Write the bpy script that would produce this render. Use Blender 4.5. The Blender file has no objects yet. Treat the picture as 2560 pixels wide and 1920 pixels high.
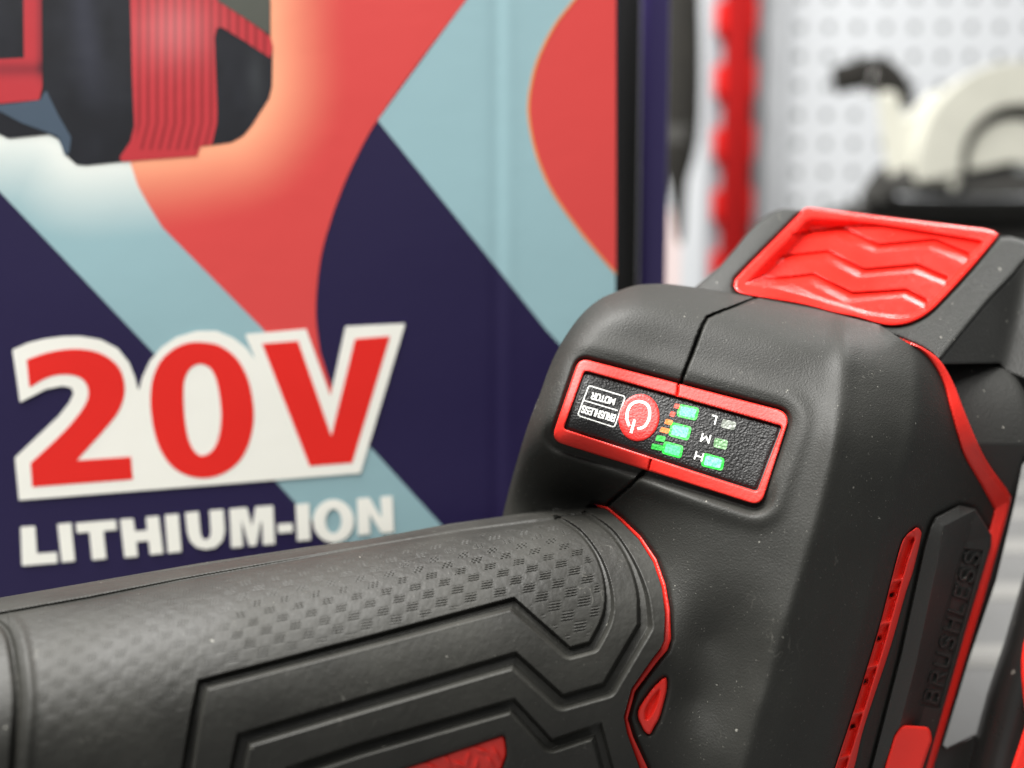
import bpy, math, random
import numpy as np
from mathutils import Vector, Matrix

random.seed(7)
rng = np.random.default_rng(7)
S = bpy.context.scene
COL = S.collection

# ------------------------------------------------------------------ camera
F = 2400.0                      # focal length in pixels of the 2560 px wide photograph
PITCH = math.radians(5.7)
CAM = np.array([0.0, 0.0, 0.30])
R_ = np.array([1.0, 0.0, 0.0])
U_ = np.array([0.0, math.sin(PITCH), math.cos(PITCH)])
F_ = np.array([0.0, math.cos(PITCH), -math.sin(PITCH)])
cd = bpy.data.cameras.new('camera')
cam = bpy.data.objects.new('camera', cd)
COL.objects.link(cam)
cam.location = CAM
cam.rotation_euler = (math.pi / 2 - PITCH, 0, 0)
cd.sensor_width = 36.0
cd.lens = F / 2560.0 * 36.0
cd.clip_start = 0.01
cd.clip_end = 50
cd.dof.use_dof = True
cd.dof.focus_distance = 0.198
cd.dof.aperture_fstop = 6.2
S.camera = cam

# ------------------------------------------------------------------ world and light
w = bpy.data.worlds.new('World')
S.world = w
w.use_nodes = True
bg = w.node_tree.nodes['Background']
bg.inputs[0].default_value = (0.93, 0.96, 1.0, 1)
bg.inputs[1].default_value = 0.20

def area(name, loc, target, sx, sy, power, color=(1, 1, 1)):
    ld = bpy.data.lights.new(name, 'AREA')
    ld.shape = 'RECTANGLE'
    ld.size = sx
    ld.size_y = sy
    ld.energy = power
    ld.color = color
    o = bpy.data.objects.new(name, ld)
    COL.objects.link(o)
    o.location = loc
    d = Vector(target) - Vector(loc)
    o.rotation_euler = d.to_track_quat('-Z', 'Y').to_euler()
    return o
area('ceiling_lamp', (-0.42, 0.16, 1.55), (0.0, 0.22, 0.2), 1.0, 0.5, 76, (1.0, 0.985, 0.95))
area('ceiling_lamp', (1.20, 1.12, 1.75), (0.1, 0.25, 0.2), 0.8, 0.3, 22, (1.0, 0.99, 0.96))
area('ceiling_lamp', (-0.5, -0.9, 1.8), (0.0, 0.9, 0.3), 1.2, 0.4, 30, (1.0, 0.985, 0.95))

S.view_settings.view_transform = 'Standard'
S.view_settings.look = 'None'
S.view_settings.exposure = 0.0
S.view_settings.gamma = 1.0
S.view_settings.use_curve_mapping = False

# ------------------------------------------------------------------ materials
def mat(name, color, rough=0.5, spec=0.5, metal=0.0, bump=None, speck=None, mottle=0.0, emit=None, attr=None, lint=False):
    m = bpy.data.materials.new(name)
    m.use_nodes = True
    nt = m.node_tree
    N, L = nt.nodes, nt.links
    b = N['Principled BSDF']
    b.inputs['Base Color'].default_value = (*color, 1)
    b.inputs['Roughness'].default_value = rough
    b.inputs['Specular IOR Level'].default_value = spec
    b.inputs['Metallic'].default_value = metal
    tc = N.new('ShaderNodeTexCoord')
    geo = tc.outputs['Object']
    cur = None
    def rgb(c):
        n = N.new('ShaderNodeRGB'); n.outputs[0].default_value = (*c, 1); return n.outputs[0]
    if attr:
        a = N.new('ShaderNodeAttribute'); a.attribute_name = attr
        cur = a.outputs['Color']
    if mottle:
        n = N.new('ShaderNodeTexNoise'); n.inputs['Scale'].default_value = 60; n.inputs['Detail'].default_value = 6
        L.new(geo, n.inputs['Vector'])
        mr = N.new('ShaderNodeMapRange')
        mr.inputs[1].default_value = 0.3; mr.inputs[2].default_value = 0.7
        mr.inputs[3].default_value = 1 - mottle; mr.inputs[4].default_value = 1 + mottle
        L.new(n.outputs[0], mr.inputs[0])
        mx = N.new('ShaderNodeMix'); mx.data_type = 'RGBA'; mx.blend_type = 'MULTIPLY'
        mx.inputs[0].default_value = 1
        L.new(cur if cur else rgb(color), mx.inputs[6])
        L.new(mr.outputs[0], mx.inputs[7])
        cur = mx.outputs[2]
        r2 = N.new('ShaderNodeMapRange')
        r2.inputs[1].default_value = 0.3; r2.inputs[2].default_value = 0.7
        r2.inputs[3].default_value = rough - 0.07; r2.inputs[4].default_value = rough + 0.07
        L.new(n.outputs[0], r2.inputs[0]); L.new(r2.outputs[0], b.inputs['Roughness'])
    if speck:                     # dust: (scale, threshold, strength)
        for sc, th, st in speck:
            v = N.new('ShaderNodeTexVoronoi'); v.inputs['Scale'].default_value = sc
            v.inputs['Randomness'].default_value = 1
            wn = N.new('ShaderNodeTexNoise'); wn.inputs['Scale'].default_value = sc * 1.4; wn.inputs['Detail'].default_value = 2
            L.new(geo, wn.inputs['Vector'])
            ad = N.new('ShaderNodeMix'); ad.data_type = 'RGBA'; ad.blend_type = 'LINEAR_LIGHT'; ad.inputs[0].default_value = 0.5 / sc
            L.new(geo, ad.inputs[6]); L.new(wn.outputs[1], ad.inputs[7])
            L.new(ad.outputs[2], v.inputs['Vector'])
            lt = N.new('ShaderNodeMath'); lt.operation = 'LESS_THAN'; lt.inputs[1].default_value = 0.16
            L.new(v.outputs['Distance'], lt.inputs[0])
            sx = N.new('ShaderNodeSeparateColor'); L.new(v.outputs['Color'], sx.inputs[0])
            gt = N.new('ShaderNodeMath'); gt.operation = 'GREATER_THAN'; gt.inputs[1].default_value = th
            L.new(sx.outputs[0], gt.inputs[0])
            ml = N.new('ShaderNodeMath'); ml.operation = 'MULTIPLY'
            L.new(lt.outputs[0], ml.inputs[0]); L.new(gt.outputs[0], ml.inputs[1])
            m2 = N.new('ShaderNodeMath'); m2.operation = 'MULTIPLY'; m2.inputs[1].default_value = st
            L.new(ml.outputs[0], m2.inputs[0])
            mx = N.new('ShaderNodeMix'); mx.data_type = 'RGBA'
            L.new(m2.outputs[0], mx.inputs[0])
            L.new(cur if cur else rgb(color), mx.inputs[6])
            mx.inputs[7].default_value = (0.42, 0.41, 0.36, 1)
            cur = mx.outputs[2]
    if lint:                      # pale scuffs, thin and curved
        n = N.new('ShaderNodeTexNoise'); n.inputs['Scale'].default_value = 130; n.inputs['Detail'].default_value = 3; n.inputs['Distortion'].default_value = 1.2
        L.new(geo, n.inputs['Vector'])
        s1 = N.new('ShaderNodeMath'); s1.operation = 'SUBTRACT'; s1.inputs[1].default_value = 0.5; L.new(n.outputs[0], s1.inputs[0])
        s2 = N.new('ShaderNodeMath'); s2.operation = 'ABSOLUTE'; L.new(s1.outputs[0], s2.inputs[0])
        s3 = N.new('ShaderNodeMapRange'); s3.inputs[1].default_value = 0.0; s3.inputs[2].default_value = 0.006
        s3.inputs[3].default_value = 1; s3.inputs[4].default_value = 0; L.new(s2.outputs[0], s3.inputs[0])
        k = N.new('ShaderNodeTexNoise'); k.inputs['Scale'].default_value = 75; k.inputs['Detail'].default_value = 2
        L.new(geo, k.inputs['Vector'])
        k2 = N.new('ShaderNodeMapRange'); k2.inputs[1].default_value = 0.56; k2.inputs[2].default_value = 0.72
        k2.inputs[3].default_value = 0; k2.inputs[4].default_value = 0.16; L.new(k.outputs[0], k2.inputs[0])
        ml = N.new('ShaderNodeMath'); ml.operation = 'MULTIPLY'; L.new(s3.outputs[0], ml.inputs[0]); L.new(k2.outputs[0], ml.inputs[1])
        mx = N.new('ShaderNodeMix'); mx.data_type = 'RGBA'; L.new(ml.outputs[0], mx.inputs[0])
        L.new(cur if cur else rgb(color), mx.inputs[6]); mx.inputs[7].default_value = (0.35, 0.34, 0.3, 1)
        cur = mx.outputs[2]
    if cur is not None:
        L.new(cur, b.inputs['Base Color'])
    if bump:
        prev = None
        for kind, sc, st, dist in bump:
            if kind == 'v':
                t = N.new('ShaderNodeTexVoronoi'); t.inputs['Scale'].default_value = sc; t.feature = 'SMOOTH_F1'
                out = t.outputs['Distance']
            else:
                t = N.new('ShaderNodeTexNoise'); t.inputs['Scale'].default_value = sc; t.inputs['Detail'].default_value = 4
                out = t.outputs[0]
            L.new(geo, t.inputs['Vector'])
            bp = N.new('ShaderNodeBump'); bp.inputs['Strength'].default_value = st; bp.inputs['Distance'].default_value = dist
            L.new(out, bp.inputs['Height'])
            if prev: L.new(prev, bp.inputs['Normal'])
            prev = bp.outputs[0]
        L.new(prev, b.inputs['Normal'])
    if emit:
        b.inputs['Emission Color'].default_value = (*emit[0], 1)
        if len(emit) > 2:                  # grainy lens: brighter and darker grains
            en = N.new('ShaderNodeTexNoise'); en.inputs['Scale'].default_value = 2600; en.inputs['Detail'].default_value = 2
            L.new(geo, en.inputs['Vector'])
            er = N.new('ShaderNodeValToRGB'); er.color_ramp.elements[0].position = 0.20; er.color_ramp.elements[1].position = 0.80
            er.color_ramp.elements[0].color = (*emit[0], 1); er.color_ramp.elements[1].color = (*emit[2], 1)
            L.new(en.outputs[0], er.inputs[0]); L.new(er.outputs[0], b.inputs['Emission Color'])
        b.inputs['Emission Strength'].default_value = emit[1]
    return m

M = {}
M['rubber'] = mat('black_rubber', (0.0180, 0.0180, 0.0156), 0.58, 0.32, mottle=0.10,
                  bump=[('n', 2400, 0.5, 0.00016), ('v', 3600, 0.35, 0.00012)],
                  speck=[(640, 0.982, 0.4), (1700, 0.88, 0.26)], lint=True)
M['grip'] = mat('grip_rubber', (0.0200, 0.0197, 0.0168), 0.58, 0.34, mottle=0.30,
                bump=[('n', 700, 0.35, 0.0004)], speck=[(640, 0.988, 0.35), (1700, 0.92, 0.16)], lint=True)
M['hard'] = mat('dark_plastic', (0.026, 0.026, 0.024), 0.50, 0.45, mottle=0.08,
                bump=[('n', 1300, 0.35, 0.0003)], speck=[(420, 0.95, 0.4), (900, 0.95, 0.3)])
M['frame'] = mat('grained_plastic', (0.020, 0.0205, 0.0185), 0.55, 0.36, mottle=0.10,
                 bump=[('v', 2900, 0.5, 0.00022), ('n', 3600, 0.5, 0.0002)],
                 speck=[(700, 0.86, 0.4), (380, 0.93, 0.35)], lint=True)
M['black'] = mat('smooth_black_plastic', (0.018, 0.018, 0.017), 0.33, 0.5, mottle=0.05, speck=[(300, 0.97, 0.3)])
M['red'] = mat('red_plastic', (0.74, 0.024, 0.015), 0.42, 0.45, mottle=0.05, bump=[('n', 1500, 0.3, 0.0002)],
               speck=[(500, 0.975, 0.25)])
M['red_gloss'] = mat('grained_red_plastic', (0.78, 0.018, 0.011), 0.26, 0.5, mottle=0.04,
                     bump=[('v', 2600, 0.28, 0.0002), ('n', 4000, 0.25, 0.00015)], speck=[(900, 0.96, 0.25)])
M['panel'] = mat('leather_grain_black_film', (0.009, 0.009, 0.009), 0.42, 0.30,
                 bump=[('v', 2300, 0.55, 0.00028), ('n', 3200, 0.3, 0.0002)])
M['print_white'] = mat('white_ink', (0.75, 0.76, 0.72), 0.5, 0.4, bump=[('v', 1700, 0.4, 0.0003)])
M['print_red'] = mat('red_ink', (0.62, 0.022, 0.018), 0.42, 0.4, bump=[('v', 2300, 0.4, 0.00022)])
M['ink_orange'] = mat('orange_ink', (0.75, 0.17, 0.02), 0.45, 0.4, bump=[('v', 1700, 0.4, 0.0003)])
M['ink_green'] = mat('green_ink', (0.02, 0.36, 0.04), 0.45, 0.4, bump=[('v', 1700, 0.4, 0.0003)])
M['ink_dark_red'] = mat('dull_red_ink', (0.45, 0.05, 0.025), 0.45, 0.4, bump=[('v', 1700, 0.4, 0.0003)])
M['led_on'] = mat('lit_green_lamp', (0.01, 0.28, 0.05), 0.5, 0.15, bump=[('v', 1700, 0.4, 0.0003)], emit=((0.01, 0.75, 0.08), 3.0, (0.28, 1.0, 0.50)))
M['led_mid'] = mat('softly_lit_green_lamp', (0.01, 0.28, 0.05), 0.5, 0.15, bump=[('v', 1700, 0.4, 0.0003)], emit=((0.01, 0.55, 0.06), 2.0, (0.20, 1.0, 0.40)))
M['led_off'] = mat('unlit_lamp', (0.20, 0.22, 0.19), 0.4, 0.5, bump=[('v', 1700, 0.8, 0.0004)])
M['led_dim'] = mat('unlit_green_lamp', (0.13, 0.27, 0.12), 0.4, 0.5, bump=[('v', 1700, 0.8, 0.0004)])
M['print'] = mat('printed_cardboard', (0.5, 0.5, 0.5), 0.5, 0.35, attr='ink', bump=[('n', 260, 0.12, 0.0004), ('n', 30, 0.25, 0.0008)])
M['navy'] = mat('navy_card', (0.022, 0.016, 0.055), 0.42, 0.45, mottle=0.05)
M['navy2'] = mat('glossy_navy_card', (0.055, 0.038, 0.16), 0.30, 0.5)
M['gapshade'] = mat('painted_gap_shade', (0.003, 0.003, 0.004), 0.95, 0.05)  # shade of the gap beside the navy carton, put into the colour
M['white'] = mat('white_enamel', (0.47, 0.485, 0.505), 0.45, 0.4)
M['board_back'] = mat('wall_paint_grey', (0.20, 0.21, 0.21), 0.8, 0.2)
M['redpaint'] = mat('red_enamel', (0.52, 0.008, 0.006), 0.7, 0.15)
M['darkred'] = mat('dark_red_enamel', (0.27, 0.006, 0.006), 0.8, 0.1)
M['slotdark'] = mat('slot_dark', (0.06, 0.02, 0.02), 0.7, 0.2)
M['greysteel'] = mat('grey_steel', (0.22, 0.23, 0.25), 0.4, 0.5)
M['cream'] = mat('cream_plastic', (0.42, 0.415, 0.36), 0.4, 0.5, mottle=0.04)
M['charcoal'] = mat('charcoal_plastic', (0.040, 0.039, 0.036), 0.75, 0.25, mottle=0.2)
M['sootblack'] = mat('dull_black_rubber', (0.012, 0.011, 0.009), 0.8, 0.2, mottle=0.3)
M['chrome'] = mat('chrome', (0.8, 0.8, 0.78), 0.12, 0.5, 1.0)
M['shelf'] = mat('pale_grey_shelf', (0.105, 0.105, 0.104), 0.55, 0.4, mottle=0.05)
M['shelf_rib'] = mat('cream_shelf_rib', (0.18, 0.177, 0.168), 0.5, 0.4)
M['wall'] = mat('white_wall', (0.62, 0.62, 0.61), 0.8, 0.2)
M['pink'] = mat('pale_pink_card', (0.62, 0.48, 0.46), 0.7, 0.2)

# ------------------------------------------------------------------ maths helpers
def W(px, py, z):
    """picture position (2560 x 1920) and depth in metres -> world"""
    px = np.asarray(px, float); py = np.asarray(py, float); z = np.asarray(z, float)
    X = (px - 1280) / F * z
    Y = -(py - 960) / F * z
    return CAM + X[..., None] * R_ + Y[..., None] * U_ + z[..., None] * F_

def C(pts, ox, oy, k):
    """positions measured in an enlarged crop -> picture positions"""
    return [(ox + x / k, oy + y / k) for x, y in pts]

def seg_dist(px, py, line, closed=False):
    """distance to a polyline, the side sign (+ to the right of travel), nearest point"""
    P = np.asarray(line, float)
    if closed: P = np.vstack([P, P[:1]])
    best = np.full(px.shape, 1e18); sgn = np.zeros(px.shape); nx = np.zeros(px.shape); ny = np.zeros(px.shape)
    for (ax, ay), (bx, by) in zip(P[:-1], P[1:]):
        dx, dy = bx - ax, by - ay
        l2 = dx * dx + dy * dy
        if l2 < 1e-9: continue
        t = np.clip(((px - ax) * dx + (py - ay) * dy) / l2, 0, 1)
        qx = ax + t * dx; qy = ay + t * dy
        d = (px - qx) ** 2 + (py - qy) ** 2
        m = d < best - 1e-9
        best = np.where(m, d, best)
        cr = dx * (py - ay) - dy * (px - ax)
        sgn = np.where(m, np.sign(cr), sgn)
        nx = np.where(m, qx, nx); ny = np.where(m, qy, ny)
    return np.sqrt(best), sgn, nx, ny

def inside(px, py, poly):
    P = np.asarray(poly, float)
    c = np.zeros(px.shape, bool)
    x0, y0 = P[-1]
    for x1, y1 in P:
        if y0 != y1:
            cond = ((y1 > py) != (y0 > py)) & (px < (x0 - x1) * (py - y1) / (y0 - y1) + x1)
            c ^= cond
        x0, y0 = x1, y1
    return c

def smooth(pts, closed=True, n=6):
    """Catmull-Rom through the points"""
    P = [np.array(p, float) for p in pts]
    out = []
    m = len(P)
    rngi = range(m) if closed else range(m - 1)
    for i in rngi:
        if closed:
            a, b, c, d = P[i - 1], P[i], P[(i + 1) % m], P[(i + 2) % m]
        else:
            a, b, c, d = P[max(i - 1, 0)], P[i], P[i + 1], P[min(i + 2, m - 1)]
        for k in range(n):
            t = k / n
            out.append(tuple(0.5 * ((2 * b) + (-a + c) * t + (2 * a - 5 * b + 4 * c - d) * t * t + (-a + 3 * b - 3 * c + d) * t ** 3)))
    if not closed: out.append(tuple(P[-1]))
    return out

def round_poly(pts, r, n=5):
    """corners rounded by radius r (a number or one per corner)"""
    out = []
    m = len(pts)
    for i in range(m):
        p0, p1, p2 = np.array(pts[i - 1], float), np.array(pts[i], float), np.array(pts[(i + 1) % m], float)
        ri = r[i] if isinstance(r, (list, tuple)) else r
        a = p0 - p1; b = p2 - p1
        la, lb = np.hypot(*a), np.hypot(*b)
        t = min(ri, la * 0.45, lb * 0.45)
        s, e = p1 + a / la * t, p1 + b / lb * t
        for k in range(n + 1):
            u = k / n
            out.append(tuple((1 - u) ** 2 * s + 2 * u * (1 - u) * p1 + u * u * e))
    return out

def softplus(d, w_):
    return w_ * np.logaddexp(0, d / w_)

def sstep(x, a, b):
    t = np.clip((x - a) / (b - a), 0, 1)
    return t * t * (3 - 2 * t)

def vnoise(x, y, seed=0):
    r = np.random.default_rng(seed); T = r.random((64, 64))
    xi = np.floor(x).astype(int); yi = np.floor(y).astype(int)
    fx = x - xi; fy = y - yi; fx = fx * fx * (3 - 2 * fx); fy = fy * fy * (3 - 2 * fy)
    g = lambda i, j: T[(xi + i) % 64, (yi + j) % 64]
    return (g(0, 0) * (1 - fx) + g(1, 0) * fx) * (1 - fy) + (g(0, 1) * (1 - fx) + g(1, 1) * fx) * fy - 0.5

class TPS:
    def __init__(s, pts, reg=0.0):
        P = np.array(pts, float)
        s.c = P[:, :2] / 1000.0
        v = P[:, 2]
        n = len(P)
        d2 = ((s.c[:, None] - s.c[None]) ** 2).sum(-1)
        K = 0.5 * d2 * np.log(d2 + 1e-12) + reg * np.eye(n)
        A = np.zeros((n + 3, n + 3))
        A[:n, :n] = K; A[:n, n] = 1; A[:n, n + 1:] = s.c
        A[n:, :n] = A[:n, n:].T
        s.w = np.linalg.solve(A, np.concatenate([v, np.zeros(3)]))
    def __call__(s, px, py):
        x = np.asarray(px, float) / 1000.0; y = np.asarray(py, float) / 1000.0
        r = s.w[-3] + s.w[-2] * x + s.w[-1] * y
        for (cx, cy), wi in zip(s.c, s.w[:-3]):
            d2 = (x - cx) ** 2 + (y - cy) ** 2
            r = r + wi * 0.5 * d2 * np.log(d2 + 1e-12)
        return r

# ------------------------------------------------------------------ mesh helpers
def link_mesh(name, V, faces, m, parent=None, smooth_angle=40, uv=None, ink=None):
    me = bpy.data.meshes.new(name)
    V = np.asarray(V, float)
    if parent is not None:
        V = V - np.array(parent.location)
    if isinstance(faces, np.ndarray):
        k = faces.shape[1]
        me.vertices.add(len(V)); me.vertices.foreach_set('co', V.astype(np.float32).ravel())
        me.loops.add(faces.size); me.loops.foreach_set('vertex_index', faces.astype(np.int32).ravel())
        me.polygons.add(len(faces))
        me.polygons.foreach_set('loop_start', np.arange(0, faces.size, k, dtype=np.int32))
        me.polygons.foreach_set('loop_total', np.full(len(faces), k, np.int32))
        me.update(calc_edges=True)
        me.validate()
    else:
        me.from_pydata([tuple(v) for v in V], [], [tuple(f) for f in faces])
        me.update()
    if smooth_angle:
        me.shade_smooth()
        me.set_sharp_from_angle(angle=math.radians(smooth_angle))
    if ink is not None:
        a = me.color_attributes.new('ink', 'FLOAT_COLOR', 'POINT')
        c = np.ones((len(V), 4), np.float32); c[:, :3] = ink
        a.data.foreach_set('color', c.ravel())
    me.materials.append(m)
    o = bpy.data.objects.new(name, me)
    COL.objects.link(o)
    if parent is not None: o.parent = parent
    return o

def tag(o, label=None, cat=None, group=None, kind=None):
    if label: o['label'] = label
    if cat: o['category'] = cat
    if group: o['group'] = group
    if kind: o['kind'] = kind
    return o

def empty(name, loc, label, cat, group=None):
    o = bpy.data.objects.new(name, None)
    COL.objects.link(o); o.location = loc
    o.empty_display_size = 0.02
    return tag(o, label, cat, group)

def relief(name, polys, depth, step, thick, m, parent=None, edge=0.0, inset=0.0, ang=42, ink=None):
    """A solid: outline (first polygon, the others are holes), front surface depth(px,py) in mm,
    side walls of the given thickness in mm. edge = radius in mm of the rounded rim."""
    if not isinstance(polys[0][0], (tuple, list, np.ndarray)) : polys = [polys]
    A = np.array(polys[0], float)
    x0, y0 = A.min(0) - step; x1, y1 = A.max(0) + step
    xs = np.arange(x0, x1 + step, step); ys = np.arange(y0, y1 + step, step)
    GX, GY = np.meshgrid(xs, ys)
    cx = (GX[:-1, :-1] + GX[1:, 1:]) / 2; cy = (GY[:-1, :-1] + GY[1:, 1:]) / 2
    ins = inside(cx, cy, polys[0])
    for h in polys[1:]: ins &= ~inside(cx, cy, h)
    ny_, nx_ = GX.shape
    idx = np.arange(nx_ * ny_).reshape(ny_, nx_)
    q = np.stack([idx[:-1, :-1], idx[1:, :-1], idx[1:, 1:], idx[:-1, 1:]], -1)[ins]
    cnt = np.zeros(nx_ * ny_, int)
    np.add.at(cnt, q.ravel(), 1)
    used = cnt > 0
    remap = -np.ones(nx_ * ny_, int); remap[used] = np.arange(used.sum())
    q = remap[q]
    px = GX.ravel()[used].copy(); py = GY.ravel()[used].copy(); c = cnt[used]
    bd = c < 4
    bx, by = px[bd], py[bd]
    best = None
    for p in polys:
        d, _, nx, ny = seg_dist(bx, by, p, True)
        if best is None: best, bnx, bny = d, nx, ny
        else:
            mm = d < best
            best = np.where(mm, d, best); bnx = np.where(mm, nx, bnx); bny = np.where(mm, ny, bny)
    px[bd] = bnx; py[bd] = bny
    z = depth(px, py)
    if edge > 0:
        near = np.full(px.shape, 1e9)
        for p in polys:
            d, _, _, _ = seg_dist(px, py, p, True)
            near = np.minimum(near, d)
        dm = near * z / F
        t = np.clip(edge - dm, 0, edge * 0.985)
        z = z + edge - np.sqrt(edge * edge - t * t)
    # boundary edges -> walls
    E = np.concatenate([q[:, [0, 1]], q[:, [1, 2]], q[:, [2, 3]], q[:, [3, 0]]])
    key = np.minimum(E[:, 0], E[:, 1]) * 10000000 + np.maximum(E[:, 0], E[:, 1])
    _, first, counts = np.unique(key, return_index=True, return_counts=True)
    BE = E[first[counts == 1]]
    n = len(px)
    V = W(px, py, z / 1000.0)
    Vs = [V]; Fs = [q]
    bvi = np.unique(BE)
    mp = -np.ones(n, int); mp[bvi] = np.arange(len(bvi))
    prev = bvi; prev_is_front = True
    base = n
    cenx, ceny = A[:, 0].mean(), A[:, 1].mean()
    rings = [(thick, inset)] if thick < 12 else [(thick * 0.2, inset * 0.3), (thick * 0.6, inset * 0.6), (thick, inset * 1.3)]
    for th, ins_ in rings:
        bz = z[bvi]
        bxp, byp = px[bvi], py[bvi]
        P = W(bxp + (cenx - bxp) * ins_, byp + (ceny - byp) * ins_, (bz + th) / 1000.0)
        Vs.append(P)
        cur = base + np.arange(len(bvi)); base += len(bvi)
        a = BE[:, 0]; b = BE[:, 1]
        pa = (a if prev_is_front else prev[mp[a]]); pb = (b if prev_is_front else prev[mp[b]])
        Fs.append(np.stack([pb, pa, cur[mp[a]], cur[mp[b]]], -1))
        prev = cur; prev_is_front = False
    ik = None
    if ink is not None:
        ik = np.zeros((base, 3)); ik[:n] = ink(px, py)
        ik[n:] = ik[bvi].mean(0) if base > n else 0
    faces = np.concatenate(Fs)[:, ::-1]
    return link_mesh(name, np.concatenate(Vs), faces, m, parent, ang, ink=ik)

def ribbons(name, strokes, width, depth, m, parent, off=0.0, thick=0.12):
    """flat inked lines lying on a surface: polylines in picture space"""
    V = []; Fc = []
    k = 0
    for st in strokes:
        P = [np.array(p, float) for p in st]
        # subdivide so that the line follows the surface
        for a, b in zip(P[:-1], P[1:]):
            d = b - a; l = np.hypot(*d)
            if l < 1e-6: continue
            d /= l; nrm = np.array([-d[1], d[0]]) * width / 2
            a2 = a - d * width * 0.42; b2 = b + d * width * 0.42
            ns = max(1, int(l / 12))
            o = off - 0.004 * (k % 9)
            pts = []
            for i in range(ns + 1):
                c = a2 + (b2 - a2) * i / ns
                for s in (-1, 1):
                    pts.append(c + nrm * s)
            arr = np.array(pts)
            z = depth(arr[:, 0], arr[:, 1]) + o
            b0 = len(V)
            V.extend(W(arr[:, 0], arr[:, 1], z / 1000.0))
            for i in range(ns):
                Fc.append((b0 + 2 * i, b0 + 2 * i + 1, b0 + 2 * i + 3, b0 + 2 * i + 2))
            k += 1
    return link_mesh(name, V, Fc, m, parent, 0)

GLYPH = {
 'B': (0.62, [[(0, 0), (0, 1), (.38, 1), (.5, .9), (.5, .62), (.38, .53), (0, .53)], [(.38, .53), (.56, .42), (.56, .1), (.42, 0), (0, 0)]]),
 'R': (0.62, [[(0, 0), (0, 1), (.4, 1), (.54, .88), (.54, .62), (.4, .5), (0, .5)], [(.3, .5), (.58, 0)]]),
 'U': (0.62, [[(0, 1), (0, .16), (.12, 0), (.44, 0), (.56, .16), (.56, 1)]]),
 'S': (0.58, [[(.52, .84), (.4, 1), (.12, 1), (0, .86), (0, .66), (.12, .55), (.4, .47), (.52, .34), (.52, .14), (.4, 0), (.12, 0), (0, .15)]]),
 'H': (0.62, [[(0, 0), (0, 1)], [(.56, 0), (.56, 1)], [(0, .52), (.56, .52)]]),
 'L': (0.50, [[(0, 1), (0, 0), (.46, 0)]]),
 'E': (0.54, [[(.48, 1), (0, 1), (0, 0), (.48, 0)], [(0, .52), (.42, .52)]]),
 'M': (0.80, [[(0, 0), (0, 1), (.36, .25), (.72, 1), (.72, 0)]]),
 'O': (0.66, [[(.14, 0), (0, .16), (0, .84), (.14, 1), (.46, 1), (.6, .84), (.6, .16), (.46, 0), (.14, 0)]]),
 'T': (0.60, [[(-.02, 1), (.58, 1)], [(.28, 1), (.28, 0)]]),
}
def text_strokes(txt, origin, xd, yd, gap=0.16):
    """strokes of txt; xd spans the whole word, yd the height"""
    tot = sum(GLYPH[c][0] for c in txt) + gap * (len(txt) - 1)
    o = np.array(origin, float); xd = np.array(xd, float); yd = np.array(yd, float)
    out = []; x = 0
    for c in txt:
        wd, st = GLYPH[c]
        for s in st:
            out.append([tuple(o + xd * ((x + u) / tot) + yd * v) for u, v in s])
        x += wd + gap
    return out

def box_mesh(name, c, size, m, parent=None, rz=0.0, bevel=0.0, rx=0.0, ry=0.0):
    import bmesh
    bm = bmesh.new()
    bmesh.ops.create_cube(bm, size=1)
    for v in bm.verts:
        v.co = Vector((v.co.x * size[0], v.co.y * size[1], v.co.z * size[2]))
    if bevel:
        bmesh.ops.bevel(bm, geom=list(bm.edges), offset=bevel, segments=3, profile=0.5, affect='EDGES')
    mt = Matrix.Translation(Vector(c)) @ Matrix.Rotation(rz, 4, 'Z') @ Matrix.Rotation(ry, 4, 'Y') @ Matrix.Rotation(rx, 4, 'X')
    if parent is not None: mt = Matrix.Translation(-Vector(parent.location)) @ mt
    bmesh.ops.transform(bm, matrix=mt, verts=bm.verts)
    me = bpy.data.meshes.new(name); bm.to_mesh(me); bm.free()
    me.shade_smooth(); me.set_sharp_from_angle(angle=math.radians(35))
    me.materials.append(m)
    o = bpy.data.objects.new(name, me); COL.objects.link(o)
    if parent is not None: o.parent = parent
    return o

def tube(name, path, radii, m, parent=None, seg=20, squash=None):
    V = []; Fc = []
    P = [Vector(p) for p in path]
    n = len(P)
    for i, p in enumerate(P):
        t = (P[min(i + 1, n - 1)] - P[max(i - 1, 0)]).normalized()
        a = t.cross(Vector((0, 1, 0)))
        if a.length < 0.1: a = t.cross(Vector((0, 0, 1)))
        a.normalize(); b = t.cross(a).normalized()
        for k in range(seg):
            an = 2 * math.pi * k / seg
            r = radii[i]
            V.append(tuple(p + a * math.cos(an) * r + b * math.sin(an) * r * (squash or 1)))
    for i in range(n - 1):
        for k in range(seg):
            Fc.append((i * seg + k, i * seg + (k + 1) % seg, (i + 1) * seg + (k + 1) % seg, (i + 1) * seg + k))
    Fc.append(tuple(range(seg))[::-1]); Fc.append(tuple((n - 1) * seg + k for k in range(seg)))
    return link_mesh(name, V, Fc, m, parent, 45)

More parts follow.
